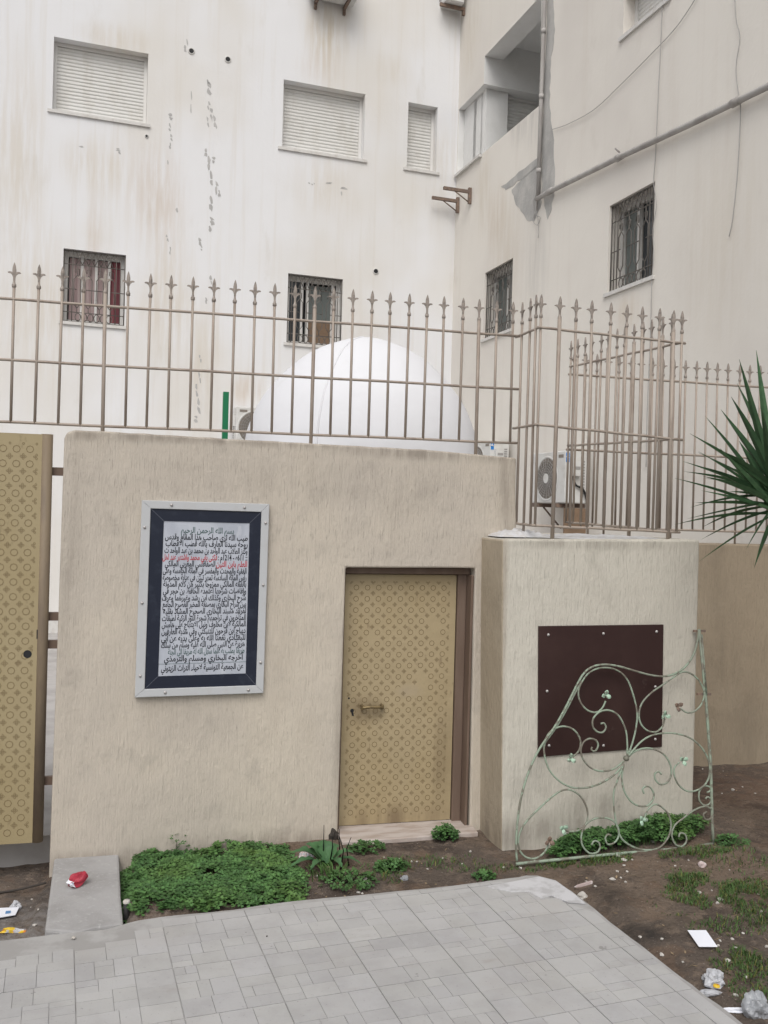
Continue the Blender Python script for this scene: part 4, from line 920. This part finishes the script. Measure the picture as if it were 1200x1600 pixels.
# ------------------------------------------------------------------ leaning scrolled grille
sg = thing('scroll_grille', (2.5, 4.45, 0), 'chipped mint green scrollwork grille leaning against the pale block', 'iron grille')
gp0 = V((2.5, 4.44, .0)); lean = math.atan2(.19, 1.15); gn = V((0, -math.cos(lean), math.sin(lean)))
def onS(zx, zy, off=0): p = onPl(700+zx/2.4, 960+zy/2.4, gp0, gn); return p+gn*off
SCR = [
 [(672, 535), (690, 490), (705, 430), (710, 370), (695, 300), (670, 240), (630, 207), (580, 200), (535, 215), (505, 250), (490, 290), (498, 330), (525, 360), (558, 367), (580, 350), (592, 325)],
 [(672, 535), (672, 480), (665, 430), (640, 380), (605, 360), (570, 365), (545, 390), (543, 420), (560, 440), (580, 442), (592, 425), (585, 408), (572, 410)],
 [(870, 352), (895, 368), (925, 362), (950, 335), (960, 295), (945, 255), (915, 225), (880, 215), (845, 235), (810, 260), (760, 295), (725, 335), (715, 380), (725, 415), (750, 437), (780, 440), (803, 420), (812, 390)],
 [(655, 570), (620, 605), (570, 635), (520, 650), (470, 650), (425, 630), (385, 590), (365, 540), (362, 490), (380, 445), (415, 423), (450, 422), (480, 440), (498, 475), (492, 510), (470, 535)],
 [(660, 550), (620, 580), (575, 588), (535, 575), (508, 545), (498, 510), (508, 480), (530, 466), (555, 472), (563, 492), (552, 512), (538, 508), (540, 497)],
 [(672, 535), (720, 480), (760, 455), (810, 445), (860, 448), (910, 465), (950, 500), (975, 545), (980, 595), (965, 635), (930, 660), (895, 662), (865, 640), (848, 605), (848, 575), (865, 555)],
 [(668, 545), (700, 515), (740, 502), (780, 508), (815, 530), (835, 565), (838, 600), (825, 628), (800, 638), (780, 622), (776, 600), (790, 590), (802, 600)],
 [(660, 560), (652, 610), (660, 660), (685, 700), (715, 718), (745, 718), (765, 700), (772, 675), (760, 650), (742, 645), (730, 655), (735, 672)],
 [(655, 570), (635, 620), (620, 670), (622, 730), (632, 790), (650, 840), (690, 870), (740, 883), (790, 875), (825, 835), (835, 790), (825, 750), (800, 722), (775, 712), (750, 730), (735, 765)],
 [(440, 810), (465, 815), (500, 805), (522, 775), (522, 730), (500, 685), (465, 660), (430, 660), (390, 685), (330, 740), (285, 790), (265, 840), (270, 885), (295, 912), (330, 915), (360, 895), (378, 865)],
 [(612, 830), (600, 825), (590, 840), (600, 862), (625, 855), (640, 830), (638, 800), (620, 775), (590, 763), (550, 766), (515, 790), (500, 830), (505, 868), (530, 895), (558, 893), (570, 875), (565, 855), (548, 850), (538, 865)],
 [(990, 730), (960, 720), (920, 735), (880, 765), (850, 790), (838, 825), (850, 860), (875, 870), (893, 850), (888, 825), (870, 820), (864, 835)],
 [(972, 668), (984, 662), (985, 650), (965, 643), (945, 660), (943, 695), (960, 715), (980, 712), (988, 695), (975, 685), (967, 692)],
 [(990, 735), (985, 765), (965, 768), (958, 750), (970, 740)]]
for k, c in enumerate(SCR):
    m = MB(); pts = spline([onS(x, y, (k % 3-1)*.003) for x, y in c], 5); n = len(pts)
    m.tube(pts, [.0052]*n, 8); m.build('scroll', M_mint, sg)
OUT = [(258, 925), (255, 860), (262, 760), (280, 660), (310, 570), (345, 500), (400, 420), (440, 350), (480, 270), (510, 220), (545, 195), (590, 188), (640, 195), (700, 212), (760, 228), (810, 232), (850, 222), (890, 195), (920, 150), (935, 100), (940, 60)]
m = MB(); m.tube(spline([onS(x, y, .002) for x, y in OUT], 5), .0062, 8); m.tube(spline([onS(x, y, -.006) for x, y in ((352, 498), (405, 425), (448, 352), (488, 275), (505, 250))], 4), .0066, 8); m.build('outer_curve', M_mint, sg)
m = MB(); m.tube([onS(x, y) for x, y in ((941, 55), (965, 290), (985, 560), (992, 800), (995, 858))], .0085, 8); m.tube([onS(948, 75, .01), onS(966, 300, .01)], .005, 6); m.build('stile', M_mint, sg)
m = MB(); m.tube([onS(x, y) for x, y in ((255, 936), (540, 907), (700, 892), (900, 876), (995, 860))], .0085, 8); m.build('bottom_rail', M_mint, sg)
for (x, y, w) in ((947, 62, 22), (964, 299, 26)):
    m = MB(); a, b = onS(x-w, y, -.012), onS(x+w, y, -.012); m.tube([a, b], .009, 4); m.build('hinge_clip', M_rust, sg)
m = MB(); m.lathe(onS(668, 540), [(0, -.014), (.013, -.012), (.016, 0), (.013, .012), (0, .014)], 12, 0, (V((1, 0, 0)), V((0, 0, 1)), V((0, 1, 0)))); m.build('boss', M_mint, sg)
def trefoil(zx, zy, ang, s=.028):
    m = MB(); c = onS(zx, zy, .006); ex = V((1, 0, 0)); ez = gn.cross(ex).normalized()*-1
    if ez.z < 0: ez = -ez
    for a in (ang, ang+1.9, ang-1.9):
        d = ex*math.cos(a)+ez*math.sin(a); e = ex*-math.sin(a)+ez*math.cos(a)
        oc = [(0, 0, 0), (.35, .42, .004), (.75, .40, .010), (1.0, .12, .012), (1.08, 0, .008), (1.0, -.12, .012), (.75, -.40, .010), (.35, -.42, .004)]
        f = [c+d*(u*s)+e*(v*s)+gn*w for u, v, w in oc]; mid = c+d*(s*.55)+gn*.001
        vs = f+[mid]+[p-gn*.004 for p in f]+[mid-gn*.004]
        fs = [(i, (i+1) % 8, 8) for i in range(8)]+[(9+(i+1) % 8, 9+i, 17) for i in range(8)]+[(i, 9+i, 9+(i+1) % 8, (i+1) % 8) for i in range(8)]
        m.add(vs, fs, 0, True)
    m.build('leaf_ornament', M_leafmint if zx not in (862, 378) else M_rust, sg)
for x, y, a in ((590, 303, 1.4), (862, 345, 2.6), (812, 380, 1.7), (460, 540, 3.6), (880, 548, .6), (728, 772, 2.2), (378, 852, 1.5), (432, 804, 2.7)): trefoil(x, y, a)

# ------------------------------------------------------------------ plants
rc = random.Random(21)
def leaflet(mb, c, d, up, s, tint, mi=0):
    """one notched clover leaflet pointing along d"""
    e = d.cross(up).normalized()
    o = [(0, 0, 0), (.55, .42, .10), (.95, .38, .06), (.84, 0, -.02), (.95, -.38, .06), (.55, -.42, .10)]
    mb.add([c+d*(u*s)+e*(v*s)+up*(w*s) for u, v, w in o], [(0, 1, 2, 3), (0, 3, 4, 5)], mi, False, tint)
def trif(mb, p, s, tint, tilt=.45):
    a0 = rc.uniform(0, 6.3); up = V((rc.uniform(-tilt, tilt), rc.uniform(-tilt, tilt)-.12, 1)).normalized()
    ex = up.cross(V((0, 1, .01))).normalized(); ey = up.cross(ex)
    for k in range(3):
        a = a0+k*2.094; d = (ex*math.cos(a)+ey*math.sin(a)+up*rc.uniform(-.15, .12)).normalized(); leaflet(mb, p, d, up, s, tint)
def poly_in(x, y, P):
    r = False; j = len(P)-1
    for i in range(len(P)):
        if (P[i][1] > y) != (P[j][1] > y) and x < (P[j][0]-P[i][0])*(y-P[i][1])/(P[j][1]-P[i][1])+P[i][0]: r = not r
        j = i
    return r
def clover(px_poly, n, hmax, name, label, size=(.014, .025), ylim=99, ymin=-9):
    P = [onG(*p) for p in px_poly]; P = [(p.x, p.y) for p in P]
    x0, x1 = min(p[0] for p in P), max(p[0] for p in P); y0, y1 = max(ymin, min(p[1] for p in P)), min(ylim, max(p[1] for p in P))
    m = MB(); c = 0; tries = 0
    while c < n and tries < n*20:
        tries += 1; x, y = rc.uniform(x0, x1), rc.uniform(y0, y1)
        if not poly_in(x, y, P): continue
        dens = fbm(x*5, y*5, 4); edge = min(poly_d(x, y, P)/.07, 1)
        if dens < -.62 or rc.random() > .30+.70*edge: continue
        hh = hmax*(.35+.65*edge)*(.7+.5*fbm(x*4, y*4, 8)); hz = max(.005, hh*rc.uniform(.35, 1.0)**.6)
        t = rc.uniform(.6, 1.35); wm = max(0, fbm(x*2.3, y*2.3, 9)); s = rc.uniform(*size)
        trif(m, V((x, y, ground_h(x, y)+hz)), s, (t*(1+.5*wm), t*(1+.18*wm), t*(1-.1*wm)))
        if c % 4 == 0: m.tube([V((x+rc.uniform(-.02, .02), y, ground_h(x, y)-.005)), V((x, y, ground_h(x, y)+hz))], .0012, 3, 0)
        c += 1
    o = m.build(name, M_clover); tag(o, label, 'clover', kind='stuff'); return o
def poly_d(x, y, P):
    d = 9; q = V((x, y, 0))
    for i in range(len(P)):
        a, b = V((*P[i], 0)), V((*P[(i+1) % len(P)], 0)); ab = b-a; t = max(0, min(1, (q-a).dot(ab)/max(1e-9, ab.dot(ab)))); d = min(d, (q-(a+ab*t)).length)
    return d
clover([(181, 1352), (187, 1425), (196, 1462), (300, 1448), (380, 1434), (440, 1422), (480, 1412), (480, 1370), (450, 1325), (395, 1318), (330, 1326), (240, 1326)], 3700, .058, 'clover', 'thick bed of green clover along the foot of the beige wall', ylim=4.985)
clover([(850, 1342), (900, 1345), (960, 1338), (1030, 1328), (1075, 1318), (1110, 1300), (1090, 1285), (1010, 1290), (940, 1305), (870, 1320)], 1500, .13, 'clover', 'green clover growing round the foot of the scroll grille', ylim=4.655, ymin=4.47)
def bush(px, n, rad, hgt, label, cat='weed', size=(.012, .020), mat_=None, name='weed'):
    p0 = onG(*px); t = thing(name, p0, label, cat); m = MB(); st = MB()
    for k in range(n):
        a = rc.uniform(0, 6.3); r = rad*math.sqrt(rc.random()); z = hgt*(1-.55*(r/rad)**2)*rc.uniform(.35, 1.05)
        p = p0+V((r*math.cos(a), r*math.sin(a)*.7, z)); t_ = (.6+.5*z/hgt)*rc.uniform(.75, 1.25); trif(m, p, rc.uniform(*size), (t_, t_, t_), .6)
        if k % 5 == 0: st.tube([p0+V((rc.uniform(-.01, .01), rc.uniform(-.01, .01), -.01)), p0.lerp(p, .5)+V((0, 0, .02)), p], .0014, 4)
    m.build('foliage', mat_ or M_clover, t); st.build('stems', M_clover, t); return t
bush((696, 1312), 190, .075, .085, 'round leafy green clump growing beside the door threshold')
bush((756, 1372), 60, .06, .035, 'low green tuft at the far edge of the paving')
bush((612, 1358), 130, .09, .05, 'spreading low weed in the soil below the door')
bush((572, 1330), 90, .10, .06, 'feathery weed just left of the door threshold')
bush((275, 1334), 26, .07, .15, 'straggly tall clover stems against the beige wall', size=(.010, .015))
bush((1140, 1318), 90, .11, .04, 'low green weed on soil beside the grille stile')
# broad-leaved plant with a thistle stalk
p0 = onG(512, 1355); bp = thing('broad_leaf_weed', p0, 'big broad-leaved weed with lobed leaves left of the door', 'weed')
def strap_leaf(mb, base, tip, bend, w, tint=1., n=8, lobes=0, mi=0, fold=.25):
    base, tip = V(base), V(tip); d = tip-base; side = d.cross(V((0, 0, 1))); side = side.normalized() if side.length > 1e-6 else V((1, 0, 0)); up = side.cross(d).normalized(); vs = []
    for i in range(n+1):
        t = i/n; c = base+d*t+V((0, 0, bend*math.sin(math.pi*t)))
        ww = w*(math.sin(math.pi*min(1, .12+t*.88))**.7)*(1+.35*lobes*math.sin(t*22)) if t < 1 else 0
        vs += [c+side*ww+up*fold*ww, c, c-side*ww+up*fold*ww]
    fs = []
    for i in range(n): fs += [(3*i, 3*i+1, 3*i+4, 3*i+3), (3*i+1, 3*i+2, 3*i+5, 3*i+4)]
    mb.add(vs, fs, mi, True, tint)
for (dx, dy, dz, w, bd) in ((-.17, .03, .12, .045, .05), (-.10, .08, .16, .05, .04), (-.02, .10, .17, .048, .04), (-.19, -.06, .06, .03, .05), (.06, .06, .15, .04, .05), (.13, .0, .10, .03, .05), (-.10, -.10, .05, .025, .05), (.05, -.11, .06, .028, .05), (.15, -.07, .05, .022, .05)):
    m = MB(); strap_leaf(m, p0+V((dx*.12, dy*.12, .01)), p0+V((dx*1.1, dy, dz*.62)), bd*.7, w*.85, rc.uniform(.8, 1.25), 10, .8, fold=.45); m.build('leaf', M_broad, bp)
for k in range(5):
    m = MB(); a = rc.uniform(-.06, .08); q_ = p0+V((.03+a, .03*k-.05, 0)); m.tube([q_, q_+V((rc.uniform(-.02, .02), 0, .1)), q_+V((rc.uniform(-.03, .03), .01, rc.uniform(.14, .22)))], [.004, .003, .0015], 5); m.build('stalk', M_grass, bp)
bush((545, 1380), 110, .15, .05, 'ragged patch of small weeds spreading toward the paving')
# a dark rounded stone by the threshold
def rock(px, r, label, cat, m, name, squash=.7, group=None, z=None, seed=0):
    import bmesh
    p = onG(*px) if z is None else onZ(*px, z); b = bmesh.new(); bmesh.ops.create_icosphere(b, subdivisions=2 if r > .012 else 1, radius=r)
    sx, sy = random.uniform(.7, 1.25), random.uniform(.7, 1.1)
    for v in b.verts: v.co *= 1+.55*mnoise.noise(v.co*(1.3/r)+V((seed*3.7, px[0]*.1, px[1]*.1))); v.co.x *= sx; v.co.y *= sy; v.co.z *= squash
    me = bpy.data.meshes.new(name); b.to_mesh(me); b.free(); me.materials.append(m)
    o = bpy.data.objects.new(name, me); COL.objects.link(o); o.location = p+V((0, 0, r*squash*.55)); o.rotation_euler.z = random.uniform(0, 6); tag(o, label, cat, group); return o
rock((520, 1310), .038, 'dark rounded stone between the weeds and the threshold', 'stone', M_twig, 'stone', 1.1)
# grass on the bare soil
gm = MB()
def grass_patch(px, rx, ry, n, h=.035):
    n = int(n*1.7)
    c = onG(*px)
    for _ in range(n):
        a = rc.uniform(0, 6.3); r = math.sqrt(rc.random()); x, y = c.x+rx*r*math.cos(a), c.y+ry*r*math.sin(a)
        if fbm(x*6, y*6, 3) < -.15: continue
        if x < right_edge(y)+.02 and y < 4.28: continue
        z = ground_h(x, y); hh = h*rc.uniform(.35, 1.1)*(1.1-r*.6); th = rc.uniform(0, 6.3); l = V((math.cos(th), math.sin(th), 0)); w = V((-l.y, l.x, 0))*.0022
        b = V((x, y, z-.003)); m_ = b+l*hh*.35+V((0, 0, hh*.7)); t = b+l*hh*.9+V((0, 0, hh*.95)); tt = rc.uniform(.7, 1.3); dry = rc.random() < .16
        tn = (tt*1.8, tt*1.15, tt*1.0) if dry else (tt*.8, tt, tt*.8); gm.add([b-w, b+w, m_+w*.7, m_-w*.7, t], [(0, 1, 2, 3), (3, 2, 4)], 0, False, tn)
for px, rx, ry, n in (((1150, 1400), .42, .16, 1700), ((1060, 1378), .22, .09, 700), ((1175, 1500), .20, .14, 800), ((1190, 1555), .12, .14, 350), ((935, 1345), .28, .06, 500), ((1080, 1335), .25, .09, 500), ((1100, 1400), .3, .15, 350), ((1140, 1345), .4, .2, 300), ((660, 1350), .35, .12, 220), ((580, 1375), .2, .08, 200), ((1165, 1440), .3, .1, 400), ((860, 1352), .25, .05, 220), ((770, 1358), .2, .06, 150)): grass_patch(px, rx, ry, n)
tag(gm.build('grass', M_grass), 'thin patchy grass on the bare soil at right', 'grass', kind='stuff')

# yucca: trunk outside the picture, crown reaching in
yc = onY(1216, 790, 4.15); yg = V((yc.x+.34, yc.y+.15, ground_h(yc.x, yc.y)))
yu = thing('yucca', yg, 'dark green spiky yucca with sword leaves at the right', 'plant')
m = MB(); m.tube([yg+V((0, 0, -.05)), yg+V((.02, .02, .5)), yc+V((.22, .1, -.42)), yc+V((0, 0, -.02))], [.09, .075, .06, .05], 12); m.build('trunk', M_bark, yu)
ry_ = random.Random(17)
def blade(base, tip, w, tint, bend):
    m = MB(); n = 9; base, tip = V(base), V(tip); d = tip-base; s = d.cross(V((0, .35, 1))).normalized(); up = s.cross(d).normalized(); vs = []
    for i in range(n+1):
        t = i/n; c = base+d*t+V((0, 0, bend*math.sin(math.pi*t*.9)*d.length)); ww = w*(1-(abs(t-.35)/.65)**1.6 if t > .35 else .55+.45*t/.35); ww = max(ww, .0006)
        vs += [c+s*ww+up*ww*.55, c, c-s*ww+up*ww*.55]
    fs = []
    for i in range(n): fs += [(3*i, 3*i+1, 3*i+4, 3*i+3), (3*i+1, 3*i+2, 3*i+5, 3*i+4)]
    m.add(vs, fs, 0, False, tint); m.build('leaf', M_yucca, yu)
tips = [(785, 85), (670, 140), (655, 310), (615, 400), (545, 475), (440, 530), (335, 645), (395, 765), (290, 830), (235, 945), (415, 872), (425, 935), (415, 1025), (340, 1145), (320, 1215), (415, 1360), (715, 1430), (772, 1550), (668, 690), (600, 1030), (610, 870)]
for k, (a, b) in enumerate(tips):
    px, py = 1000+a/4.325, 530+b/4.325
    tp = onY(px, py, 4.15+ry_.uniform(-.22, .25)); bs_ = yc+V((ry_.uniform(-.02, .02), ry_.uniform(-.03, .03), ry_.uniform(-.05, .06)))
    t = ry_.uniform(.7, 1.25) if k not in (12, 19) else 1.9
    blade(bs_, tp, ry_.uniform(.017, .025), (t*.95, t, t*1.0), ry_.uniform(.0, .05))
for k in range(36):
    a = ry_.uniform(0, 6.28); el = ry_.uniform(-.65, .95); L = ry_.uniform(.48, .66); d = V((math.cos(a)*math.cos(el), math.sin(a)*math.cos(el), math.sin(el)))
    if d.x < -.25 and ry_.random() < .55: continue
    t = ry_.uniform(.65, 1.3); blade(yc+V((ry_.uniform(-.03, .03), ry_.uniform(-.03, .03), ry_.uniform(-.08, .08))), yc+d*L, ry_.uniform(.017, .025), (t, t, t), ry_.uniform(0, .05))

# ------------------------------------------------------------------ litter
def crumple(px, rx, ry, rz, m, name, label, cat, seed, z=None, fold=5, mats=None):
    import bmesh
    p = onG(*px) if z is None else onZ(*px, z); b = bmesh.new(); bmesh.ops.create_icosphere(b, subdivisions=4, radius=1)
    for v in b.verts:
        n0 = v.co.copy(); q_ = n0*1.1+V((seed*5.1, 0, 0)); k = 1+.55*mnoise.noise(q_)-.38*abs(mnoise.noise(q_*1.9+V((3, 1, seed))))-.14*abs(mnoise.noise(q_*4.1))
        k *= 1+.35*max(0, n0.z)*mnoise.noise(V((seed, n0.x*1.5, n0.y*1.5)))
        v.co *= k; v.co.x *= rx*1.15; v.co.y *= ry*1.15; v.co.z = max(-.3*rz, v.co.z*rz*1.1)
    me = bpy.data.meshes.new(name); b.to_mesh(me); b.free()
    for mm in (mats or [m]): me.materials.append(mm)
    if mats:
        for f in me.polygons: f.material_index = 1 if mnoise.noise(f.center*(2.2/rx)+V((seed, 1, 2))) > .12 else 0
    o = bpy.data.objects.new(name, me); COL.objects.link(o); o.location = p+V((0, 0, .25*rz)); o.rotation_euler.z = random.uniform(-.4, .4); return tag(o, label, cat)
crumple((1114, 1534),   .046, .042, .040, M_bag, 'plastic_bag', 'crumpled white plastic bag on soil beside the paving edge', 'bag', 2)
crumple((1182, 1586), .042, .042, .055, M_greybag, 'plastic_bag', 'crumpled translucent grey bag at the lower right corner', 'bag', 5)
crumple((1112, 1553), .055, .018, .014, M_bag, 'wrapper', 'white wrapper with yellow spot under the white bag', 'litter', 8, mats=[M_bag, M_bag, M_yel])
yb_ = MB(); q_ = onG(1117, 1547); yb_.lathe(q_+V((0, -.01, .024)), [(0, .004), (.012, .002), (.014, -.004)], 12); tag(yb_.build('bottle_cap', M_yel), 'small yellow cap lying among the white litter', 'cap')
crumple((1150, 1580), .04, .012, .010, M_paper, 'paper_scrap', 'thin white paper scrap along the paving edge', 'litter', 9)
crumple((24, 1420), .022, .02, .028, M_bag, 'paper_scrap', 'small white crumpled tissue left of the concrete ramp', 'litter', 3)
crumple((480, 1340), .035, .03, .028, M_bag, 'wrapper', 'pale crumpled wrapper caught in the broad-leaved weed', 'litter', 12, mats=[M_bag, M_pink])
crumple((632, 1374), .020, .014, .016, M_greybag, 'wrapper', 'bluish crumpled scrap on soil near the paving', 'litter', 14)
crumple((20, 1456), .055, .016, .012, M_yel, 'wrapper', 'yellow and red torn wrapper left of the concrete ramp', 'litter', 16, mats=[M_yel, M_bag])
pr = MB(); P4 = [onG(*p)+V((0, 0, .012)) for p in ((1074, 1458), (1103, 1458), (1121, 1484), (1092, 1484))]; pr.prism(P4, (0, 0, .0015)); tag(pr.build('paper_sheet', M_paper), 'clean white paper sheet lying flat on the bare soil', 'paper')
pr = MB(); P4 = [onG(*p)+V((0, 0, .012)) for p in ((-12, 1424), (30, 1422), (24, 1434), (-14, 1440))]; pr.prism(P4, (0, 0, .003)); 
cd = pr.build('carton', M_paper); tag(cd, 'flattened white carton with blue print left of the ramp', 'carton')
pr = MB(); P4 = [onG(*p)+V((0, 0, .0165)) for p in ((9, 1429), (17, 1428.5), (16, 1432), (8, 1433))]; pr.prism(P4, (0, 0, .001)); pr.build('print', M_bluec, cd)
# crushed red cigarette packet on the ramp
q_ = onZ(121, 1381, -.02); pk = MB()
import bmesh
bb = bmesh.new(); bmesh.ops.create_cube(bb, size=1); bmesh.ops.subdivide_edges(bb, edges=bb.edges, cuts=5, use_grid_fill=True)
ra, rb2 = math.radians(35), math.radians(24)
for v in bb.verts:
    p = v.co; q3 = V((p.x*.085, p.y*.054, p.z*.024)); d3 = V((mnoise.noise(p*2.1), mnoise.noise(p*2.1+V((7, 0, 0))), mnoise.noise(p*2.1+V((0, 9, 0)))))
    q3 += d3*.014; q3.z -= .014*abs(p.x)**1.5*(1 if p.x > 0 else -.6); q3.z += .010*math.sin(p.x*5+p.y*3)
    x_, z_ = q3.x*math.cos(rb2)-q3.z*math.sin(rb2), q3.x*math.sin(rb2)+q3.z*math.cos(rb2)
    v.co = V((x_*math.cos(ra)-q3.y*math.sin(ra), x_*math.sin(ra)+q3.y*math.cos(ra), z_+.024))+q_
    v.index
bb.verts.index_update()
pk.v = [v.co.copy() for v in bb.verts]
for f in bb.faces:
    c = f.calc_center_median(); pk.f.append([v.index for v in f.verts]); pk.sm.append(False); pk.t.append(None)
    lx = (c-q_).x*math.cos(ra)+(c-q_).y*math.sin(ra); pk.m.append(1 if lx < -.034 else 0)
bb.free()
tag(pk.build('cigarette_packet', [M_redp, M_paper]), 'crushed red cigarette packet on the concrete ramp', 'packet')
st = thing('pipe_stub', onG(195, 1440), 'short dark pipe stub with white cap beside the clover bed', 'pipe')
q_ = onG(197, 1440); zc = onY(196, 1408, q_.y).z
m = MB(); m.tube([q_+V((0, 0, -.05)), V((q_.x, q_.y, zc-.006))], .014, 12); m.build('pipe', M_blk, st)
m = MB(); m.lathe((q_.x, q_.y, zc-.008), [(.0165, 0), (.0165, .008), (.013, .013), (0, .014)], 14); m.build('cap', M_stone, st)
rock((1097, 1353), .026, 'pinkish white stone fragment on soil before the scroll grille', 'stone', M_pink, 'stone', .6)
rock((648, 1402-1), .010, 'pale stone chip at the paving edge below the door', 'stone', M_stone, 'stone', .6)
rock((909, 1403), .022, 'largest white stone beside the corner of the paving', 'stone', M_stone, 'stone', .8)
m = MB(); a, b = onG(0, 1398), onG(72, 1388); m.tube(spline([a+V((-.05, 0, .006)), a.lerp(b, .4)+V((0, .01, .01)), b+V((0, 0, .03))], 6), [.006]*13, 6); tag(m.build('twig', M_twig), 'dark bent stick in the soil left of the ramp', 'stick')
m = MB(); a, b = onG(38, 1335), onG(62, 1333); m.tube([a+V((0, 0, .006)), a.lerp(b, .5)+V((0, .01, .012)), b+V((0, 0, .006))], .006, 6); tag(m.build('twig', M_twig), 'short dark twig lying under the mustard gate', 'stick')
m = MB(); a, b = onG(897, 1381), onG(925, 1380); m.box(0, 1, -.006, .006, .0, .012, fr=lambda u, w, z: a.lerp(b, u)+V((0, w, z))); tag(m.build('wood_strip', M_pink), 'flat pale strip of wood beside the paving corner', 'stick')
chips = [(965, 1338, 11), (975, 1344, 14), (988, 1344, 8), (975, 1353, 10), (964, 1362, 10), (980, 1362, 6), (957, 1375, 12), (970, 1372, 6), (977, 1379, 7), (930, 1385, 8), (917, 1378, 6), (861, 1347, 13), (848, 1350, 9), (813, 1357, 10), (787, 1356, 7), (622, 1343, 9), (643, 1347, 8), (651, 1347, 6), (571, 1376, 12), (574, 1381, 8), (560, 1395, 10), (566, 1397, 8), (497, 1370, 9), (591, 1321, 6), (735, 1331, 7), (692, 1341, 6), (1020, 1316, 12), (1125, 1406, 12), (1093, 1396, 10), (1121, 1412, 8), (1140, 1360, 6), (1144, 1468, 9), (1125, 1470, 7), (1122, 1478, 7), (1161, 1460, 9), (1150, 1482, 7), (1034, 1468, 10), (1034, 1492, 10), (1067, 1504, 7), (1137, 1502, 10), (1166, 1528, 8), (1000, 1465, 8), (1150, 1556, 9), (1185, 1398, 6), (1055, 1354, 6), (1145, 1235, 12), (1160, 1230, 8), (1098, 1202, 6), (1130, 1205, 5), (54, 1446, 10), (50, 1406, 6), (48, 1418, 5), (60, 1422, 6), (530, 1301, 10), (1128, 1240, 6), (1112, 1392, 6), (1076, 1345, 6), (1180, 1240, 6), (1010, 1300, 7), (836, 1345, 5), (722, 1350, 5), (668, 1358, 5), (600, 1340, 5), (545, 1340, 5), (1190, 1425, 7), (1198, 1480, 9)]
for k, (x, y, s) in enumerate(chips):
    if s <= 7: lab, grp = 'tiny pale chip of stone scattered on the bare soil', 'tiny chips on the soil'
    else: lab, grp = 'small white stone chip scattered on the bare soil', 'white stone chips on the soil'
    rock((x, y), s*.0012, lab, 'stone chip', M_stone, 'stone_chip', random.uniform(.35, .7), grp, seed=k)
for k, (x, y, s, lab) in enumerate(((115, 1466, 8, 'white chip lying on the paving below the concrete ramp'), (417, 1463, 4, 'small dark crumb on the middle of the paving'))):
    rock((x, y), s*.0012, lab, 'stone chip', M_stone if k == 0 else M_twig, 'stone_chip', .5, None, z=.003, seed=90+k)
# worn dark spots on the paving
# feathery weed with fine arching blades between the clover and the door
fw_ = thing('feathery_weed', onG(520, 1372), 'feathery weed with thin arching blades beside the paving', 'weed'); m = MB(); b0 = onG(520, 1372)
for k in range(70):
    a = rc.uniform(0, 6.3); r = .13*math.sqrt(rc.random()); q_ = b0+V((r*math.cos(a), r*.7*math.sin(a), 0)); l = rc.uniform(.04, .09); d = V((math.cos(a+rc.uniform(-1, 1)), math.sin(a+rc.uniform(-1, 1)), 0)); t_ = rc.uniform(.75, 1.4)
    strap_leaf(m, q_-V((0, 0, .008)), q_+d*l*.6+V((0, 0, l*.75)), .02, rc.uniform(.0025, .005), (t_*.7, t_, t_*.7), 5, 0)
m.build('blades', M_grass, fw_)

# dry leaf and straw bits on the soil
dl_ = MB(); n_ = 0
while n_ < 420:
    x, y = rc.uniform(-.1, 4.2), rc.uniform(2.6, 5.7)
    if x < right_edge(y)+.02 and y < pave_edge_far(x)+.02: continue
    if y > 4.6 and 1.8 < x < 3.1 or (y > 4.97 and x < 3.1): continue
    p = V((x, y, ground_h(x, y)+.004)); a = rc.uniform(0, 6.3); d = V((math.cos(a), math.sin(a), rc.uniform(-.1, .3))); e = V((-math.sin(a), math.cos(a), rc.uniform(-.3, .3)))
    L_, w_ = (rc.uniform(.012, .035), rc.uniform(.0012, .0022)) if rc.random() < .6 else (rc.uniform(.006, .014), rc.uniform(.004, .007)); t_ = rc.uniform(.5, 1.3)
    dl_.add([p-d*L_, p+e*w_, p+d*L_, p-e*w_], [(0, 1, 2, 3)], 0, False, (t_, t_, t_)); n_ += 1
M_straw = vary(mk('dry_straw', (.24, .18, .115), .9))
tag(dl_.build('dry_leaf_litter', M_straw), 'dry straw and leaf bits strewn over the bare soil', 'leaf litter', kind='stuff')
